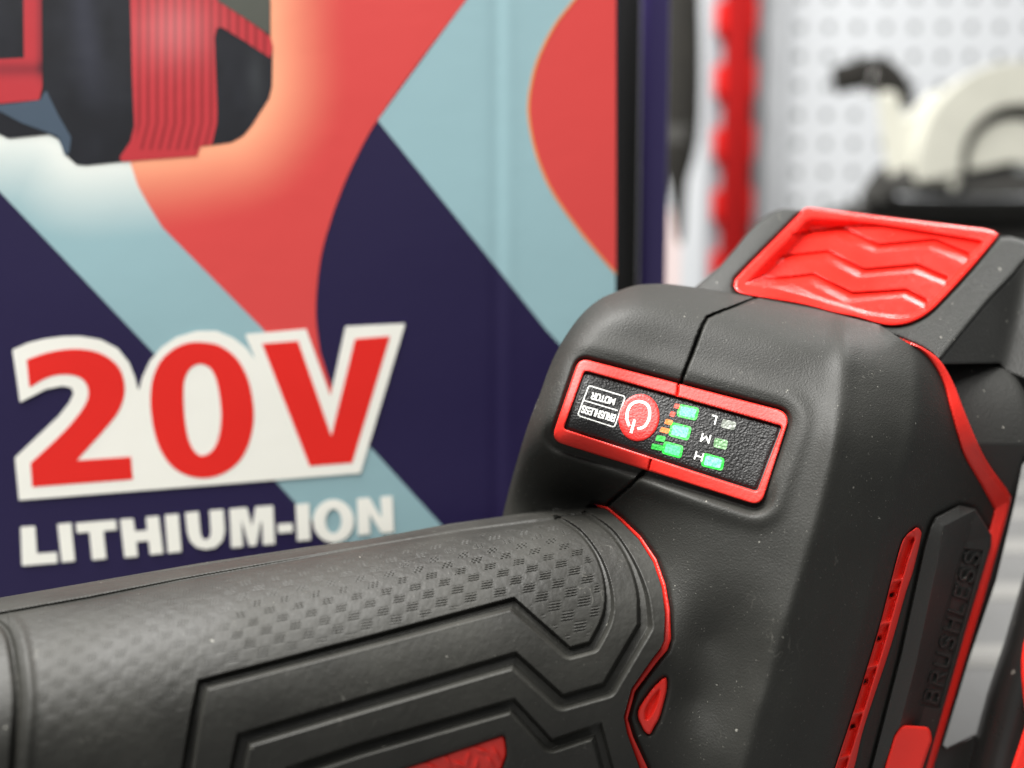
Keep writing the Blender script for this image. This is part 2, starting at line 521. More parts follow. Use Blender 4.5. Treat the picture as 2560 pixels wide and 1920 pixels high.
# ================================================================== SETTING
TABLE_Z = CAM[2] - 0.135
o = box_mesh('display_shelf', (0, 0.70, TABLE_Z - 0.01), (2.6, 1.6, 0.02), M['shelf']); tag(o, kind='structure')
ribs = []
V = []; Fc = []
for i in range(14):
    y = 0.34 + i * 0.075
    b0 = len(V)
    for dx in (-1.28, 1.28):
        for dy, dz in ((-.009, .0004), (-.006, .003), (.006, .003), (.009, .0004)):
            V.append((dx, y + dy, TABLE_Z + dz))
    for k in range(3): Fc.append((b0 + k, b0 + k + 1, b0 + k + 5, b0 + k + 4))
o = link_mesh('shelf_ribs', V, Fc, M['shelf_rib'], None, 30); tag(o, kind='structure')
o = box_mesh('back_wall', (0, 1.56, 0.8), (4.0, 0.05, 2.6), M['wall']); tag(o, kind='structure')

# white pegboard: every hole is a real opening with the grey wall behind it
BD = 1.02
def pegboard(x0, nx, nz, z0, pitch=0.0294, r=0.0047):
    V = []; Fc = []
    seg = 12
    for i in range(nx):
        for j in range(nz):
            cx = x0 + (i + .5) * pitch; cz = z0 + (j + .5) * pitch; h = pitch / 2
            b0 = len(V)
            for k in range(seg):
                a = 2 * math.pi * (k + .5) / seg
                V.append((cx + r * math.cos(a), BD, cz + r * math.sin(a)))
            for k in range(seg):
                a = 2 * math.pi * (k + .5) / seg
                mx = max(abs(math.cos(a)), abs(math.sin(a)))
                V.append((cx + h * math.cos(a) / mx, BD, cz + h * math.sin(a) / mx))
            for k in range(seg):
                V.append((V[b0 + k][0], BD + 0.003, V[b0 + k][2]))
            for k in range(seg):
                k2 = (k + 1) % seg
                Fc.append((b0 + k, b0 + k2, b0 + seg + k2, b0 + seg + k))
                Fc.append((b0 + k2, b0 + k, b0 + 2 * seg + k, b0 + 2 * seg + k2))
            # corners of the cell
            for k in range(4):
                pass
    return V, Fc
x0 = float(W(1945, 300, BD)[0])
V, Fc = pegboard(x0, 24, 26, TABLE_Z + 0.005)
pb = empty('pegboard', (x0 + 0.35, BD, TABLE_Z), 'white pegboard wall panel with rows of round holes behind the machine', 'pegboard')
o = link_mesh('perforated_sheet', V, Fc, M['white'], pb, 0)
o = box_mesh('edge_flange', (x0 - 0.016, BD - 0.003, TABLE_Z + 0.40), (0.030, 0.012, 0.80), M['white'], pb, bevel=0.002)
o = box_mesh('backing', (x0 + 0.36, BD + 0.009, TABLE_Z + 0.40), (0.78, 0.01, 0.80), M['board_back'], pb)

# red slotted upright
ux = float(W(1826, 300, 0.98)[0])
up = empty('slotted_upright', (ux, 0.98, TABLE_Z), 'red steel shelving upright with slots down both edges beside the white pegboard', 'shelf upright')
box_mesh('post', (ux, 0.978, TABLE_Z + 0.4), (0.024, 0.02, 0.8), M['darkred'], up, bevel=0.001)
box_mesh('side_channel', (ux - 0.004, 0.996, TABLE_Z + 0.4), (0.040, 0.012, 0.8), M['greysteel'], up)
pitch = 150 / F * 0.98
zt = W(1790, 215, 0.98)[2]
for s in (-1, 1):
    for k in range(-7, 8):
        z = zt + k * pitch + (0 if s < 0 else -0.010 * 0)
        if z < TABLE_Z + 0.02: continue
        box_mesh('tooth', (ux + s * (0.0150 if s < 0 else 0.0135), 0.988 if s < 0 else 0.982, z), (0.010, 0.022, pitch * (0.50 if s < 0 else 0.55)), M['redpaint'], up, bevel=0.002)
    if s > 0:
        box_mesh('slot_strip', (ux + 0.0145, 0.985, TABLE_Z + 0.4), (0.008, 0.02, 0.798), M['slotdark'], up)

# pale strip and grey-white sheet between the boxes and the upright
pw = W(1752, 300, 1.10)
sp = box_mesh('white_display_panel', (pw[0] - 0.02, 1.10, TABLE_Z + 0.4), (0.10, 0.01, 0.8), M['white'])
tag(sp, 'tall plain white panel between the dark hanging tool and the red upright', 'display panel')
pp = W(1678, 600, 0.93)
o = box_mesh('hanging_card', (pp[0], 0.93, TABLE_Z + 0.11), (0.011, 0.002, 0.20), M['pink'])
tag(o, 'narrow pale pink card strip standing behind the navy carton edge', 'card')

# dark hanging tool, tapering to a point
ht = empty('hanging_tool', tuple(W(1695, 560, 0.80)), 'long black tool hanging point down between the navy carton and the red upright', 'hand tool')
cx = lambda x, y: tuple(W(x, y, 0.80))
path = [(1708, -160), (1706, -40), (1703, 100), (1700, 200), (1698, 280), (1697, 340), (1695, 390), (1692, 430), (1694, 460), (1697, 520), (1700, 590), (1702, 610)]
rad = [38, 44, 50, 53, 53, 50, 42, 33, 24, 17, 10, 4]
tube('body', [cx(*p) for p in path], [r * 0.80 / F for r in rad], M['sootblack'], ht, 20, 0.5)
tube('collar', [cx(1696, 318), cx(1695, 362)], [49 * 0.8 / F * 1.04, 44 * .8 / F * 1.04], M['charcoal'], ht, 20, 0.52)

# ------------------------------------------------------------------ cream circular saw on a dark case
SD = 0.80
case = empty('tool_case', tuple(W(2400, 1100, 0.84) * np.array([1, 1, 0]) + np.array([0, 0, TABLE_Z])), 'dark grey tool case under the cream saw', 'case')
c0 = W(2150, 490, 0.84); c1 = W(2900, 490, 0.84)
hgt = c0[2] - TABLE_Z
box_mesh('lower_shell', ((c0[0] + c1[0]) / 2, 0.90, TABLE_Z + hgt * 0.44), (c1[0] - c0[0], 0.14, hgt * 0.88), M['charcoal'], case, bevel=0.012)
box_mesh('lid', ((c0[0] + c1[0]) / 2, 0.90, TABLE_Z + hgt * 0.94), (c1[0] - c0[0] - 0.004, 0.136, hgt * 0.10), M['charcoal'], case, bevel=0.01)
saw = empty('circular_saw', tuple(W(2497, 470, SD)), 'cream power saw with an arched blade guard and black lever handle on the dark case', 'power saw')
CX, CY = 2497, 412
def arc_solid(name, r0, r1, a0, a1, y0, y1, m, n=40, cxy=(CX, CY)):
    V = []; Fc = []
    cc = W(cxy[0], cxy[1], SD)
    for i in range(n + 1):
        a = math.radians(a0 + (a1 - a0) * i / n)
        for r, yy in ((r0, y0), (r0, y1), ((r0 + r1) / 2, y1 + 0.0), (r1 * 0.97 + r0 * 0.03, y1), (r1, y1 - 0.004), (r1, y0 + 0.004), (r1 * 0.97 + r0 * 0.03, y0)):
            rr = r * SD / F
            V.append((cc[0] + rr * math.cos(a), SD + yy, cc[2] + rr * math.sin(a)))
    k = 7
    for i in range(n):
        for j in range(k):
            j2 = (j + 1) % k
            Fc.append((i * k + j, i * k + j2, (i + 1) * k + j2, (i + 1) * k + j))
    Fc.append(tuple(range(k))); Fc.append(tuple(n * k + j for j in range(k))[::-1])
    return link_mesh(name, V, Fc, m, saw, 30)
arc_solid('blade_guard', 134, 236, -20, 192, -0.014, 0.020, M['cream'])
arc_solid('guard_gap', 100, 137, -20, 190, 0.0, 0.018, M['charcoal'])
arc_solid('inner_cover', 2, 102, -12, 192, -0.008, 0.012, M['cream'])
q = lambda x, y, dz=0.0: tuple(W(x, y, SD + dz))
def prism(name, poly, z0, thick, m, parent, bevel=1.5):
    return relief(name, [poly], lambda x, y: np.full(x.shape, z0 * 1000.0), 6, thick * 1000, m, parent, edge=bevel)
prism('rear_housing', smooth([(2197, 235), (2246, 236), (2262, 290), (2300, 255), (2340, 232), (2380, 300), (2340, 420), (2300, 462), (2262, 470), (2222, 440), (2204, 340)]), SD - 0.012, 0.03, M['cream'], saw, 3)
prism('motor_mount', smooth([(2225, 440), (2330, 400), (2420, 405), (2560, 400), (2640, 420), (2640, 480), (2400, 492), (2240, 482)]), SD - 0.016, 0.035, M['charcoal'], saw, 3)
prism('depth_bracket', smooth([(2290, 430), (2330, 390), (2372, 392), (2385, 420), (2402, 450), (2385, 478), (2365, 455), (2330, 460)]), SD - 0.024, 0.01, M['cream'], saw, 2)
prism('label_plate', [(2535, 410), (2600, 412), (2600, 436), (2540, 432)], SD - 0.019, 0.004, M['board_back'], saw, 0.5)
prism('lever_handle', round_poly([(2076, 168), (2170, 142), (2226, 146), (2270, 190), (2292, 268), (2200, 274), (2186, 228), (2150, 222), (2086, 236)], [14, 10, 24, 24, 10, 10, 20, 10, 14], 5), SD - 0.010, 0.022, M['sootblack'], saw, 6)
prism('stand_foot', smooth([(2150, 500), (2185, 430), (2222, 412), (2236, 470), (2240, 500)]), SD + 0.004, 0.03, M['charcoal'], saw, 2)
import bmesh
for (x, y, r) in ((2184, 190, 9), (2164, 232, 8)):
    bm = bmesh.new(); bmesh.ops.create_uvsphere(bm, u_segments=20, v_segments=12, radius=r * SD / F * 0.72)
    me = bpy.data.meshes.new('bolt'); 
    pc = W(x, y, SD - 0.014)
    bmesh.ops.translate(bm, verts=bm.verts, vec=Vector(pc) - saw.location)
    bm.to_mesh(me); bm.free(); me.shade_smooth(); me.materials.append(M['chrome'])
    o = bpy.data.objects.new('bolt', me); COL.objects.link(o); o.parent = saw

# ================================================================== PRINTED BOX
BYAW = math.radians(9)
Bn = np.array([math.sin(BYAW), -math.cos(BYAW), 0.0])
Bp = W(770, 900, 0.262)
def plane_depth(off=0.0):
    def f(px, py):
        d = (np.asarray(px, float)[..., None] - 1280) / F * R_ - (np.asarray(py, float)[..., None] - 960) / F * U_ + F_
        t = ((Bp - CAM) @ Bn + off) / (d @ Bn)
        # a vertical crease and slight waviness of the card
        cre = np.exp(-((px - 1242) / 16.0) ** 2) * 0.22 - np.exp(-((px - 1272) / 18.0) ** 2) * 0.12
        return t * 1000.0 + cre + 0.25 * vnoise(px / 300.0, py / 260.0, 3)
    return f
C_CORAL = np.array([0.66, 0.062, 0.058]); C_TEAL = np.array([0.30, 0.47, 0.51]); C_NAVY = np.array([0.014, 0.009, 0.050])
HALO_LINE = smooth([(675, -500), (677, 60), (681, 180), (668, 262), (610, 345), (520, 372), (420, 392), (300, 405), (185, 408), (110, 350), (0, 340), (-400, 330)], False)
def glow(px, py):
    # printed halo round the printed tool
    d, _, _, _ = seg_dist(px, py, HALO_LINE)
    return np.clip(1 - d / 195.0, 0, 1) ** 1.7
def ink_coral(px, py):
    g = glow(px, py)[:, None]
    hot = np.array([1.0, 0.42, 0.24])
    return C_CORAL * (1 - g) + hot * g
def ink_teal(px, py):
    g = (np.clip(glow(px, py) ** 0.7, 0, 1) * (px < 600))[:, None]
    base = C_TEAL * (1 - 0.12 * sstep(py, 300, 1300))[:, None]
    return base * (1 - g) + np.array([0.85, 0.88, 0.83]) * g
def ink_const(c):
    return lambda px, py: np.tile(np.array(c, float), (len(px), 1))

bx_right = W(1540, 900, plane_depth()(np.array([1540.]), np.array([900.]))[0] / 1000)
pbx = empty('product_box', (bx_right[0] - 0.1, bx_right[1] + 0.02, TABLE_Z), 'printed cardboard tool carton, coral, teal and navy, with big red lettering', 'carton')
# carton body behind the printed face
face = [(-420, -380), (1540, -380), (1538, 900), (1536, 2090), (-420, 2090)]
relief('front_face', [face], plane_depth(0.0), 8, 0.5, M['print'], pbx, ink=ink_const(C_NAVY))
fz = plane_depth(0.0)
def boxpt(px, py, back):
    p = W(px, py, float(fz(np.array([float(px)]), np.array([float(py)]))[0]) / 1000.0)
    return p - Bn * back
cs = [(-420, 900), (1537, 900)]
L0 = boxpt(-420, 900, 0.0009); R0 = boxpt(1537.5, 900, 0.0009)
top = 0.46; bot = TABLE_Z
Vb = []
for P0 in (L0, R0):
    for bk in (0.0, 0.11):
        for z in (bot, top):
            p = P0 - Bn * bk
            Vb.append((p[0], p[1], z))
link_mesh('carton_body', Vb, [(0, 4, 5, 1), (2, 3, 7, 6), (0, 1, 3, 2), (4, 6, 7, 5), (1, 5, 7, 3), (0, 2, 6, 4)], M['navy'], pbx, 0)

def art(name, poly, layer, ink, step=8, holes=()):
    return relief(name, [poly] + list(holes), plane_depth(0.00006 * layer), step, 0.1, M['print'], pbx, ink=ink)
curve1 = smooth(C([(935, 0), (700, 310), (490, 603), (400, 760), (320, 930), (255, 1110), (210, 1270), (188, 1420), (180, 1560), (186, 1659)], 700, 0, 2.011), False)
coralL = [(1290, -380)] + [(1234, -90)] + curve1 + [(800, 880), (826, 960), (860, 1040), (790, 990), (715, 905), (659, 824), (405, 567), (370, 510), (345, 465), (325, 405), (322, 330), (322, -380)]
art('coral_print', coralL, 2, ink_coral, 8)
curve2 = smooth(C([(1640, -200), (1480, 0), (1380, 130), (1300, 290), (1262, 430), (1250, 560), (1270, 700), (1312, 840), (1380, 980), (1500, 1150), (1600, 1272), (1690, 1375)], 700, 0, 2.011), False)
art('coral_print', curve2 + [(1540, 684), (1540, -380), (1640, -380)][:2] + [(1536, -100)], 2, ink_const(C_CORAL), 8)
art('orange_outline', [(x - 3.5, y) for x, y in curve2] + [(x + 3, y) for x, y in reversed(curve2)], 3, ink_const((0.75, 0.30, 0.10)), 3.2)
teal1 = [(1290, -380), (1539.5, -380), (1538.5, 1010), (1366, 825), (1247, 676), (944, 301), (1165, 0)]
art('teal_print', teal1, 1, ink_const(C_TEAL), 10)
teal2 = [(-420, -380), (340, -380), (340, 400), (420, 560), (659, 824), (826, 1010), (925, 1117), (1094, 1302), (1150, 1365), (1000, 1530), (822, 1348), (694, 1209), (376, 874), (0, 480), (-420, 40)]
art('teal_print', teal2, 1, ink_teal, 10)
# the tool pictured on the carton
k1 = 2.765
A1 = lambda pts: C(pts, 0, 0, k1)
def ink_shade(base, c2, fx):
    def f(px, py):
        t = fx(px, py)[:, None]
        return np.array(base) * (1 - t) + np.array(c2) * t
    return f
DK = (0.012, 0.013, 0.018)
art('pictured_body', A1([(-400, -900), (1865, -900), (1868, 245), (1885, 330), (1880, 600), (1860, 680), (1740, 870), (1680, 940), (1600, 985), (1500, 1000), (1380, 1010), (1360, 1076), (840, 1118), (600, 1143), (530, 1138), (470, 1085), (400, 960), (340, 928), (60, 958), (-20, 920), (-400, 900)]), 3,
    lambda px, py: np.array(DK) * (1 + 0.5 * vnoise(px / 30, py / 60, 5))[:, None] + np.exp(-((px - 205 - py * 0.12) / 34.0) ** 2)[:, None] * np.array([0.016, 0.017, 0.026]) * (1 - sstep(py, 120, 330))[:, None] + np.exp(-((px - 640) / 22.0) ** 2 - ((py - 190) / 70.0) ** 2)[:, None] * np.array([0.018, 0.020, 0.020]), 5)
def stripes(px, py):
    x = px * k1; y = py * k1
    u = (x - 900 + 0.25 * np.clip(y - 850, 0, 300) * 1.0) / 62.0
    s = np.clip(np.cos(u * 2 * np.pi) * 1.6 - 0.3, 0, 1) * sstep(x, 930, 960) * (1 - sstep(y, 1020, 1050))
    hi = np.exp(-((y - 200) / 230.0) ** 2) * np.exp(-((x - 1200) / 260.0) ** 2)
    base = np.array([0.52, 0.035, 0.045]) * (1 - 0.45 * s)[:, None]
    return base + hi[:, None] * np.array([0.12, 0.10, 0.10])
art('pictured_grille', A1([(880, -900), (1300, -900), (1500, 0), (1700, 130), (1870, 255), (1888, 330), (1868, 400), (1700, 290), (1535, 188), (1497, 195), (1483, 260), (1492, 500), (1502, 750), (1500, 850), (1465, 1000), (1385, 1010), (1362, 1078), (840, 1118), (828, 1085), (900, 980), (928, 870), (912, 500)]), 4, stripes, 2.6)
art('pictured_cap', A1([(1505, -900), (1860, -900), (1868, 245), (1700, 130), (1505, 5)]), 5, ink_const((0.085, 0.09, 0.075)), 5)
art('pictured_frame', A1([(-400, 410), (0, 408), (165, 400), (162, 0), (160, -900), (285, -900), (290, 300), (292, 600), (270, 690), (0, 715), (-400, 740)]), 4,
    ink_shade((0.50, 0.035, 0.045), (0.16, 0.02, 0.03), lambda px, py: np.exp(-((py * k1 - 480) / 50) ** 2) * 0.6 + np.exp(-((px * k1 - 285) / 30) ** 2) * 0.7 * sstep(-py, -230, -150)), 4)
art('pictured_strap', A1([(-400, 735), (0, 725), (275, 692), (318, 620), (400, 790), (492, 950), (480, 1050), (450, 1080), (400, 945), (330, 915), (150, 850), (0, 770), (-400, 740)]), 4, ink_const((0.065, 0.095, 0.135)), 4)

k2 = 2.1067
A2 = lambda pts: C(pts, 0, 750, k2)
WHT = (0.86, 0.85, 0.78); REDP = (0.74, 0.018, 0.012)
lo = A2([(65, 262), (150, 225), (230, 205), (330, 192), (420, 190), (530, 208), (620, 255), (680, 330), (712, 410), (730, 485), (748, 410), (790, 320), (850, 250), (930, 195), (1040, 163), (1140, 163), (1230, 200), (1300, 255), (1350, 325), (1290, 180), (1612, 152), (1740, 505), (1820, 138), (2135, 123), (1898, 912), (100, 1055), (78, 830), (200, 715), (310, 610), (365, 540), (388, 490), (375, 462), (330, 452), (240, 470), (105, 540)])
art('lettering_outline', lo, 6, ink_const(WHT), 4)
art('lettering', A2(smooth([(140, 315), (260, 275), (400, 258), (520, 278), (610, 335), (650, 410), (655, 500), (620, 595), (540, 695)], False, 5) + [(405, 845), (690, 825), (700, 945), (170, 985), (160, 860)] + smooth([(160, 860), (330, 700), (430, 580), (465, 500), (450, 435), (400, 400), (320, 393), (240, 413), (155, 462)], False, 5)[1:]), 7, ink_const(REDP), 3.5)
art('lettering', A2(smooth([(1055, 222), (1150, 238), (1240, 300), (1300, 400), (1330, 520), (1336, 640), (1310, 760), (1260, 850), (1180, 912), (1080, 938), (980, 922), (900, 870), (840, 780), (805, 660), (792, 530), (803, 420), (840, 330), (900, 268), (975, 230)])), 7, ink_const(REDP), 3.5,
    holes=[A2(smooth([(1065, 338), (1110, 362), (1140, 425), (1158, 520), (1165, 620), (1152, 720), (1120, 790), (1070, 820), (1030, 803), (995, 740), (975, 640), (967, 530), (970, 430), (995, 370), (1030, 343)]))])
art('lettering', A2([(1380, 230), (1570, 215), (1745, 715), (1870, 205), (2055, 190), (1855, 858), (1630, 875)]), 7, ink_const(REDP), 3.5)
LI = [
 [(108, 1195), (185, 1190), (195, 1335), (300, 1327), (303, 1385), (115, 1400)],
 [(302, 1180), (375, 1173), (395, 1374), (325, 1382)],
 [(400, 1175), (610, 1158), (615, 1210), (545, 1217), (560, 1362), (485, 1370), (470, 1222), (405, 1228)],
 [(632, 1155), (702, 1150), (712, 1218), (775, 1212), (768, 1143), (836, 1137), (860, 1334), (790, 1342), (782, 1268), (718, 1274), (726, 1350), (656, 1357)],
 [(868, 1132), (940, 1126), (956, 1325), (884, 1333)],
 smooth([(975, 1120), (1046, 1113)], False, 1) + [(1056, 1225), (1066, 1255), (1085, 1264), (1104, 1250), (1110, 1222), (1103, 1108), (1176, 1102), (1185, 1215), (1172, 1268), (1136, 1303), (1085, 1314), (1035, 1303), (1002, 1272), (986, 1225)],
 [(1208, 1100), (1300, 1092), (1328, 1192), (1345, 1089), (1438, 1082), (1448, 1284), (1385, 1290), (1378, 1145), (1350, 1293), (1312, 1296), (1270, 1155), (1280, 1299), (1218, 1305)],
 [(1462, 1180), (1540, 1175), (1543, 1222), (1465, 1228)],
 [(1557, 1076), (1628, 1070), (1636, 1263), (1566, 1269)],
 [(1880, 1046), (1945, 1040), (2010, 1150), (2003, 1036), (2066, 1032), (2075, 1222), (2010, 1228), (1945, 1125), (1950, 1233), (1886, 1239)],
]
for gl in LI: art('small_lettering', A2(gl), 6, ink_const(WHT), 3.2)
th = np.linspace(0, 2 * np.pi, 33)[:-1]
art('small_lettering', A2([(1756 + 108 * math.cos(t), 1164 + 114 * math.sin(t)) for t in th]), 6, ink_const(WHT), 3.2,
    holes=[A2([(1756 + 42 * math.cos(t), 1164 + 64 * math.sin(t)) for t in th])])

# navy carton standing behind, corner towards the camera
nb = W(1606, 700, 0.345)
nc = empty('navy_box', (nb[0], nb[1], TABLE_Z), 'plain dark navy carton standing edge-on behind the printed carton', 'carton')
Vn = []; Fn = []
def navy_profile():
    # plan outline: flank blackened as gap shade, a rounded corner, then a narrow front
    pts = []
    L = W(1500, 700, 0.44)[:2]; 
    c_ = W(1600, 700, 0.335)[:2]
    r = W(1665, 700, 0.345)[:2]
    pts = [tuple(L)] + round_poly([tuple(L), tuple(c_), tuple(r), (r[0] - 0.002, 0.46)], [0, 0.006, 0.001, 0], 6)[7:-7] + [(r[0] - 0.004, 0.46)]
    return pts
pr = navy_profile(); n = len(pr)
for z in (TABLE_Z, 0.47):
    for p in pr: Vn.append((p[0], p[1], z))
for i in range(n):
    j = (i + 1) % n
    Fn.append((i, j, n + j, n + i))
Fn.append(tuple(range(n))[::-1]); Fn.append(tuple(range(n, 2 * n)))
FA = [f for f in Fn if len(f) > 4 or 0 not in f]
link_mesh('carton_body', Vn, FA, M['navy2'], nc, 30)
link_mesh('gap_shade_panel', Vn, [Fn[0]], M['gapshade'], nc, 0)  # near-black face stands in for the shadowed gap between the cartons

# ================================================================== THE TOOL
tool = empty('cordless_tool', (W(1750, 1500, 0.2)[0], 0.2, TABLE_Z), 'black and red cordless power tool with rubber grip and lit control panel', 'power tool')
batt = empty('battery_pack', (W(2450, 1000, 0.225)[0], 0.225, TABLE_Z + 0.05), 'black battery pack with red release button behind the tool handle', 'battery')

# ---- grip depth (mm)
def grip_base(px, py):
    ytop = np.where(px < 1343, 1494 - 0.1586 * px, 1281 - 0.10 * (px - 1343))
    t = np.clip((py - ytop) / 440.0, 0, 1.85)
    zs = 196 + 0.019 * px
    return zs - 38 * np.sqrt(np.clip(1 - np.abs(1 - t) ** 2.1, 0.0, 1))
def gb(x, y): return float(grip_base(np.array([float(x)]), np.array([float(y)]))[0])

# ---- head depth
seam_red = C([(1290, 133), (1370, 150), (1450, 215), (1550, 310), (1640, 440), (1690, 580), (1715, 720), (1720, 880), (1700, 940), (1640, 1010), (1520, 1170), (1480, 1320), (1510, 1420), (1590, 1593)], 900, 1200, 2.212)
ctrl = [(1260, 1260, 222), (1330, 1262, 222), (1400, 1250, 221), (1460, 1240, 219), (1530, 1262, 215)]
for (x, y) in seam_red[3:]:
    ctrl.append((x + 8, y, gb(x, y) + 0.6))
ctrl += [(1630, 1960, gb(1630, 1940) + 1),
 (1300, 950, 212), (1340, 1150, 213), (1450, 900, 207.5), (1700, 830, 207), (1950, 850, 202), (2085, 870, 200),
 (1400, 1100, 204.5), (1550, 1010, 203.5), (1680, 1080, 199), (1930, 1120, 193.5), (2085, 1080, 189), (1560, 1130, 201.5),
 (1640, 1200, 199), (1800, 1250, 193), (1900, 1260, 190.5),
 (1780, 1450, 191.5), (1930, 1400, 187.2), (2050, 1350, 184),
 (1775, 1600, 192.6), (1880, 1620, 187.4), (1960, 1550, 183.5),
 (1735, 1750, 192.6), (1830, 1760, 189.2), (1900, 1760, 184.5),
 (1760, 1930, 190), (1860, 1930, 186), (2200, 1400, 182), (2300, 1100, 184), (2200, 1900, 180), (2350, 1500, 180), (2250, 800, 198), (2500, 1200, 181)]
head_t = TPS(ctrl, 0.0004)
ridge_top = smooth([(1290, 1080), (1372, 930), (1440, 835), (1540, 778), (1640, 775), (1800, 812), (1950, 850), (2070, 872), (2180, 900), (2300, 980), (2420, 1120)], False)
ridge1 = smooth([(2120, 700), (2118, 800), (2112, 950), (2095, 1080), (2058, 1250), (2015, 1400), (1968, 1550), (1905, 1760), (1860, 1930), (1830, 2060)], False)
ridge2 = smooth([(2290, 860), (2296, 950), (2285, 1080), (2240, 1250), (2200, 1400), (2165, 1550), (2105, 1760), (2050, 1930), (2010, 2060)], False)
def band(px, py, line, rng_):
    L = np.array(line)
    return (px > L[:, 0].min() - rng_) & (px < L[:, 0].max() + rng_) & (py > L[:, 1].min() - rng_) & (py < L[:, 1].max() + rng_)
def head_base(px, py):
    z = head_t(px, py)
    d, s, _, _ = seg_dist(px, py, ridge_top)
    up = -(d * s)                       # positive above the ridge
    right = sstep(px, 2050, 2300)
    z = z + 0.125 * softplus(up, 16) * (1 - 0.7 * right)
    d, s, _, _ = seg_dist(px, py, ridge1)
    z = z + 0.066 * softplus(-d * s, 9) - 0.55 * np.exp(-((d * s - 6) / 26.0) ** 2)
    d, s, _, _ = seg_dist(px, py, ridge2)
    z = z + 0.075 * softplus(-d * s, 9) - 0.30 * np.exp(-((d * s - 4) / 22.0) ** 2)
    return z
bezel_out = round_poly(C([(352, 112), (2075, 560), (1828, 1318), (122, 782)], 1340, 860, 3.253), [26, 38, 30, 30], 8)
bezel_in = round_poly(C([(395, 215), (2003, 668), (1800, 1202), (222, 690)], 1340, 860, 3.253), 9, 4)
seam_up = C([(1700, 232), (1400, 350), (1370, 400), (1240, 740), (1212, 830)], 1200, 650, 2.458)
seam_dn = C([(1045, 1245), (1020, 1290), (960, 1350), (790, 1500)], 1200, 650, 2.458)
tear = smooth([(1664, 1694), (1640, 1712), (1621, 1735), (1599, 1768), (1595, 1792), (1604, 1815), (1613, 1830), (1625, 1835), (1637, 1815), (1648, 1795), (1658, 1762), (1667, 1722)])
vent = smooth([(2293, 1319), (2281, 1326), (2265, 1340), (2251, 1368), (2224, 1470), (2194, 1584), (2140, 1760), (2088, 1920), (2060, 2010), (2100, 2010), (2135, 1920), (2160, 1817), (2224, 1624), (2262, 1490), (2283, 1426), (2302, 1345), (2302, 1328)])
bar_out = [(2397, 1263), (2437, 1271), (2479, 1337), (2478, 1368), (2420, 1560), (2360, 1770), (2290, 2010), (2150, 2010), (2177, 1920), (2250, 1640), (2308, 1377), (2325, 1318), (2338, 1293)]
def groove(px, py, line, width, depth, closed=False):
    m = band(px, py, line, width * 4)
    r = np.zeros(px.shape)
    if m.any():
        d, _, _, _ = seg_dist(px[m], py[m], line, closed)
        r[m] = depth * np.exp(-(d / width) ** 2)
    return r
def head_depth(px, py):
    z = head_base(px, py)
    # lip and moat round the panel
    m = band(px, py, bezel_out, 130)
    d, _, _, _ = seg_dist(px[m], py[m], bezel_out, True)
    ins = inside(px[m], py[m], bezel_out)
    sd = np.where(ins, -d, d)
    add = 1.3 * np.exp(-((sd - 1) / 6.5) ** 2) - 0.75 * np.exp(-((sd - 38) / 26.0) ** 2) + np.where(ins, 1.6 * sstep(d, 2, 10), 0)
    low = sstep(py[m] + 0.28 * (1700 - px[m]), 1120, 1260)
    add = add + low * 2.6 * np.exp(-((sd - 13) / 11.0) ** 2)
    z[m] += add
    wob = 1.2 * vnoise(px / 9.0, py / 9.0, 8)
    z = z + groove(px + wob, py + wob, seam_up, 3.3, 2.2) + groove(px + wob, py + wob, seam_dn, 3.8, 2.4)
    # the two half shells differ a hair in height along the seam
    z = z + groove(px, py, seam_red, 6.0, 1.2)
    z = z + groove(px, py, tear, 7.0, 0.9, True)
    m = band(px, py, tear, 10)
    z[m] += np.where(inside(px[m], py[m], tear), 1.5, 0)
    m = band(px, py, vent, 40)
    d, _, _, _ = seg_dist(px[m], py[m], vent, True)
    ins = inside(px[m], py[m], vent)
    z[m] += 0.9 * np.exp(-(d / 6.0) ** 2) + np.where(ins, 3.5 * sstep(d, 0, 6), 0)
    z = z + groove(px, py, bar_out, 7.0, 1.2, True)
    # scar folds near the lower left where the rubber wrinkles
    fold = np.exp(-((px - 1960) / 110.0) ** 2) * sstep(py, 1620, 1850)
    z = z + fold * 0.25 * np.sin((px * 0.9 + py * 0.3) / 22.0)
    # soft large scale unevenness of moulded rubber
    z = z + 0.10 * vnoise(px / 90.0, py / 90.0, 2) + 0.03 * vnoise(px / 28.0, py / 28.0, 4)
    # rounding towards the left and upper outline
    d, s, _, _ = seg_dist(px, py, sil)
    r = 6.0
    dm = d * z / F
    t = np.clip(r - dm, 0, r * 0.975)
    return z + r - np.sqrt(r * r - t * t)
sil = smooth([(1225, 1420), (1258, 1283), (1280, 1195), (1306, 1106), (1328, 1040), (1350, 984), (1371, 925), (1393, 876), (1426, 822), (1460, 780), (1501, 747), (1542, 729), (1575, 717), (1607, 711), (1668, 710), (1741, 719), (1835, 733), (1887, 742), (2003, 763), (2089, 785), (2150, 800), (2198, 812)], False, 5)
trim_in = smooth([(2198, 812), (2260, 852), (2306, 880), (2338, 919), (2361, 967), (2376, 1025), (2396, 1097), (2412, 1142), (2451, 1209)], False, 5)
trim_in2 = [(2486, 1273), (2479, 1303), (2471, 1332), (2407, 1584), (2352, 1767), (2310, 1920), (2284, 2015)]
head_out = sil + trim_in[1:] + trim_in2 + [(1660, 2015), (1619, 1920)] + seam_red[::-1][1:] + [(1470, 1262), (1440, 1290), (1390, 1330), (1300, 1345), (1240, 1350)]
relief('rear_housing', [head_out], head_depth, 2.6, 26, M['rubber'], tool, inset=0.10)

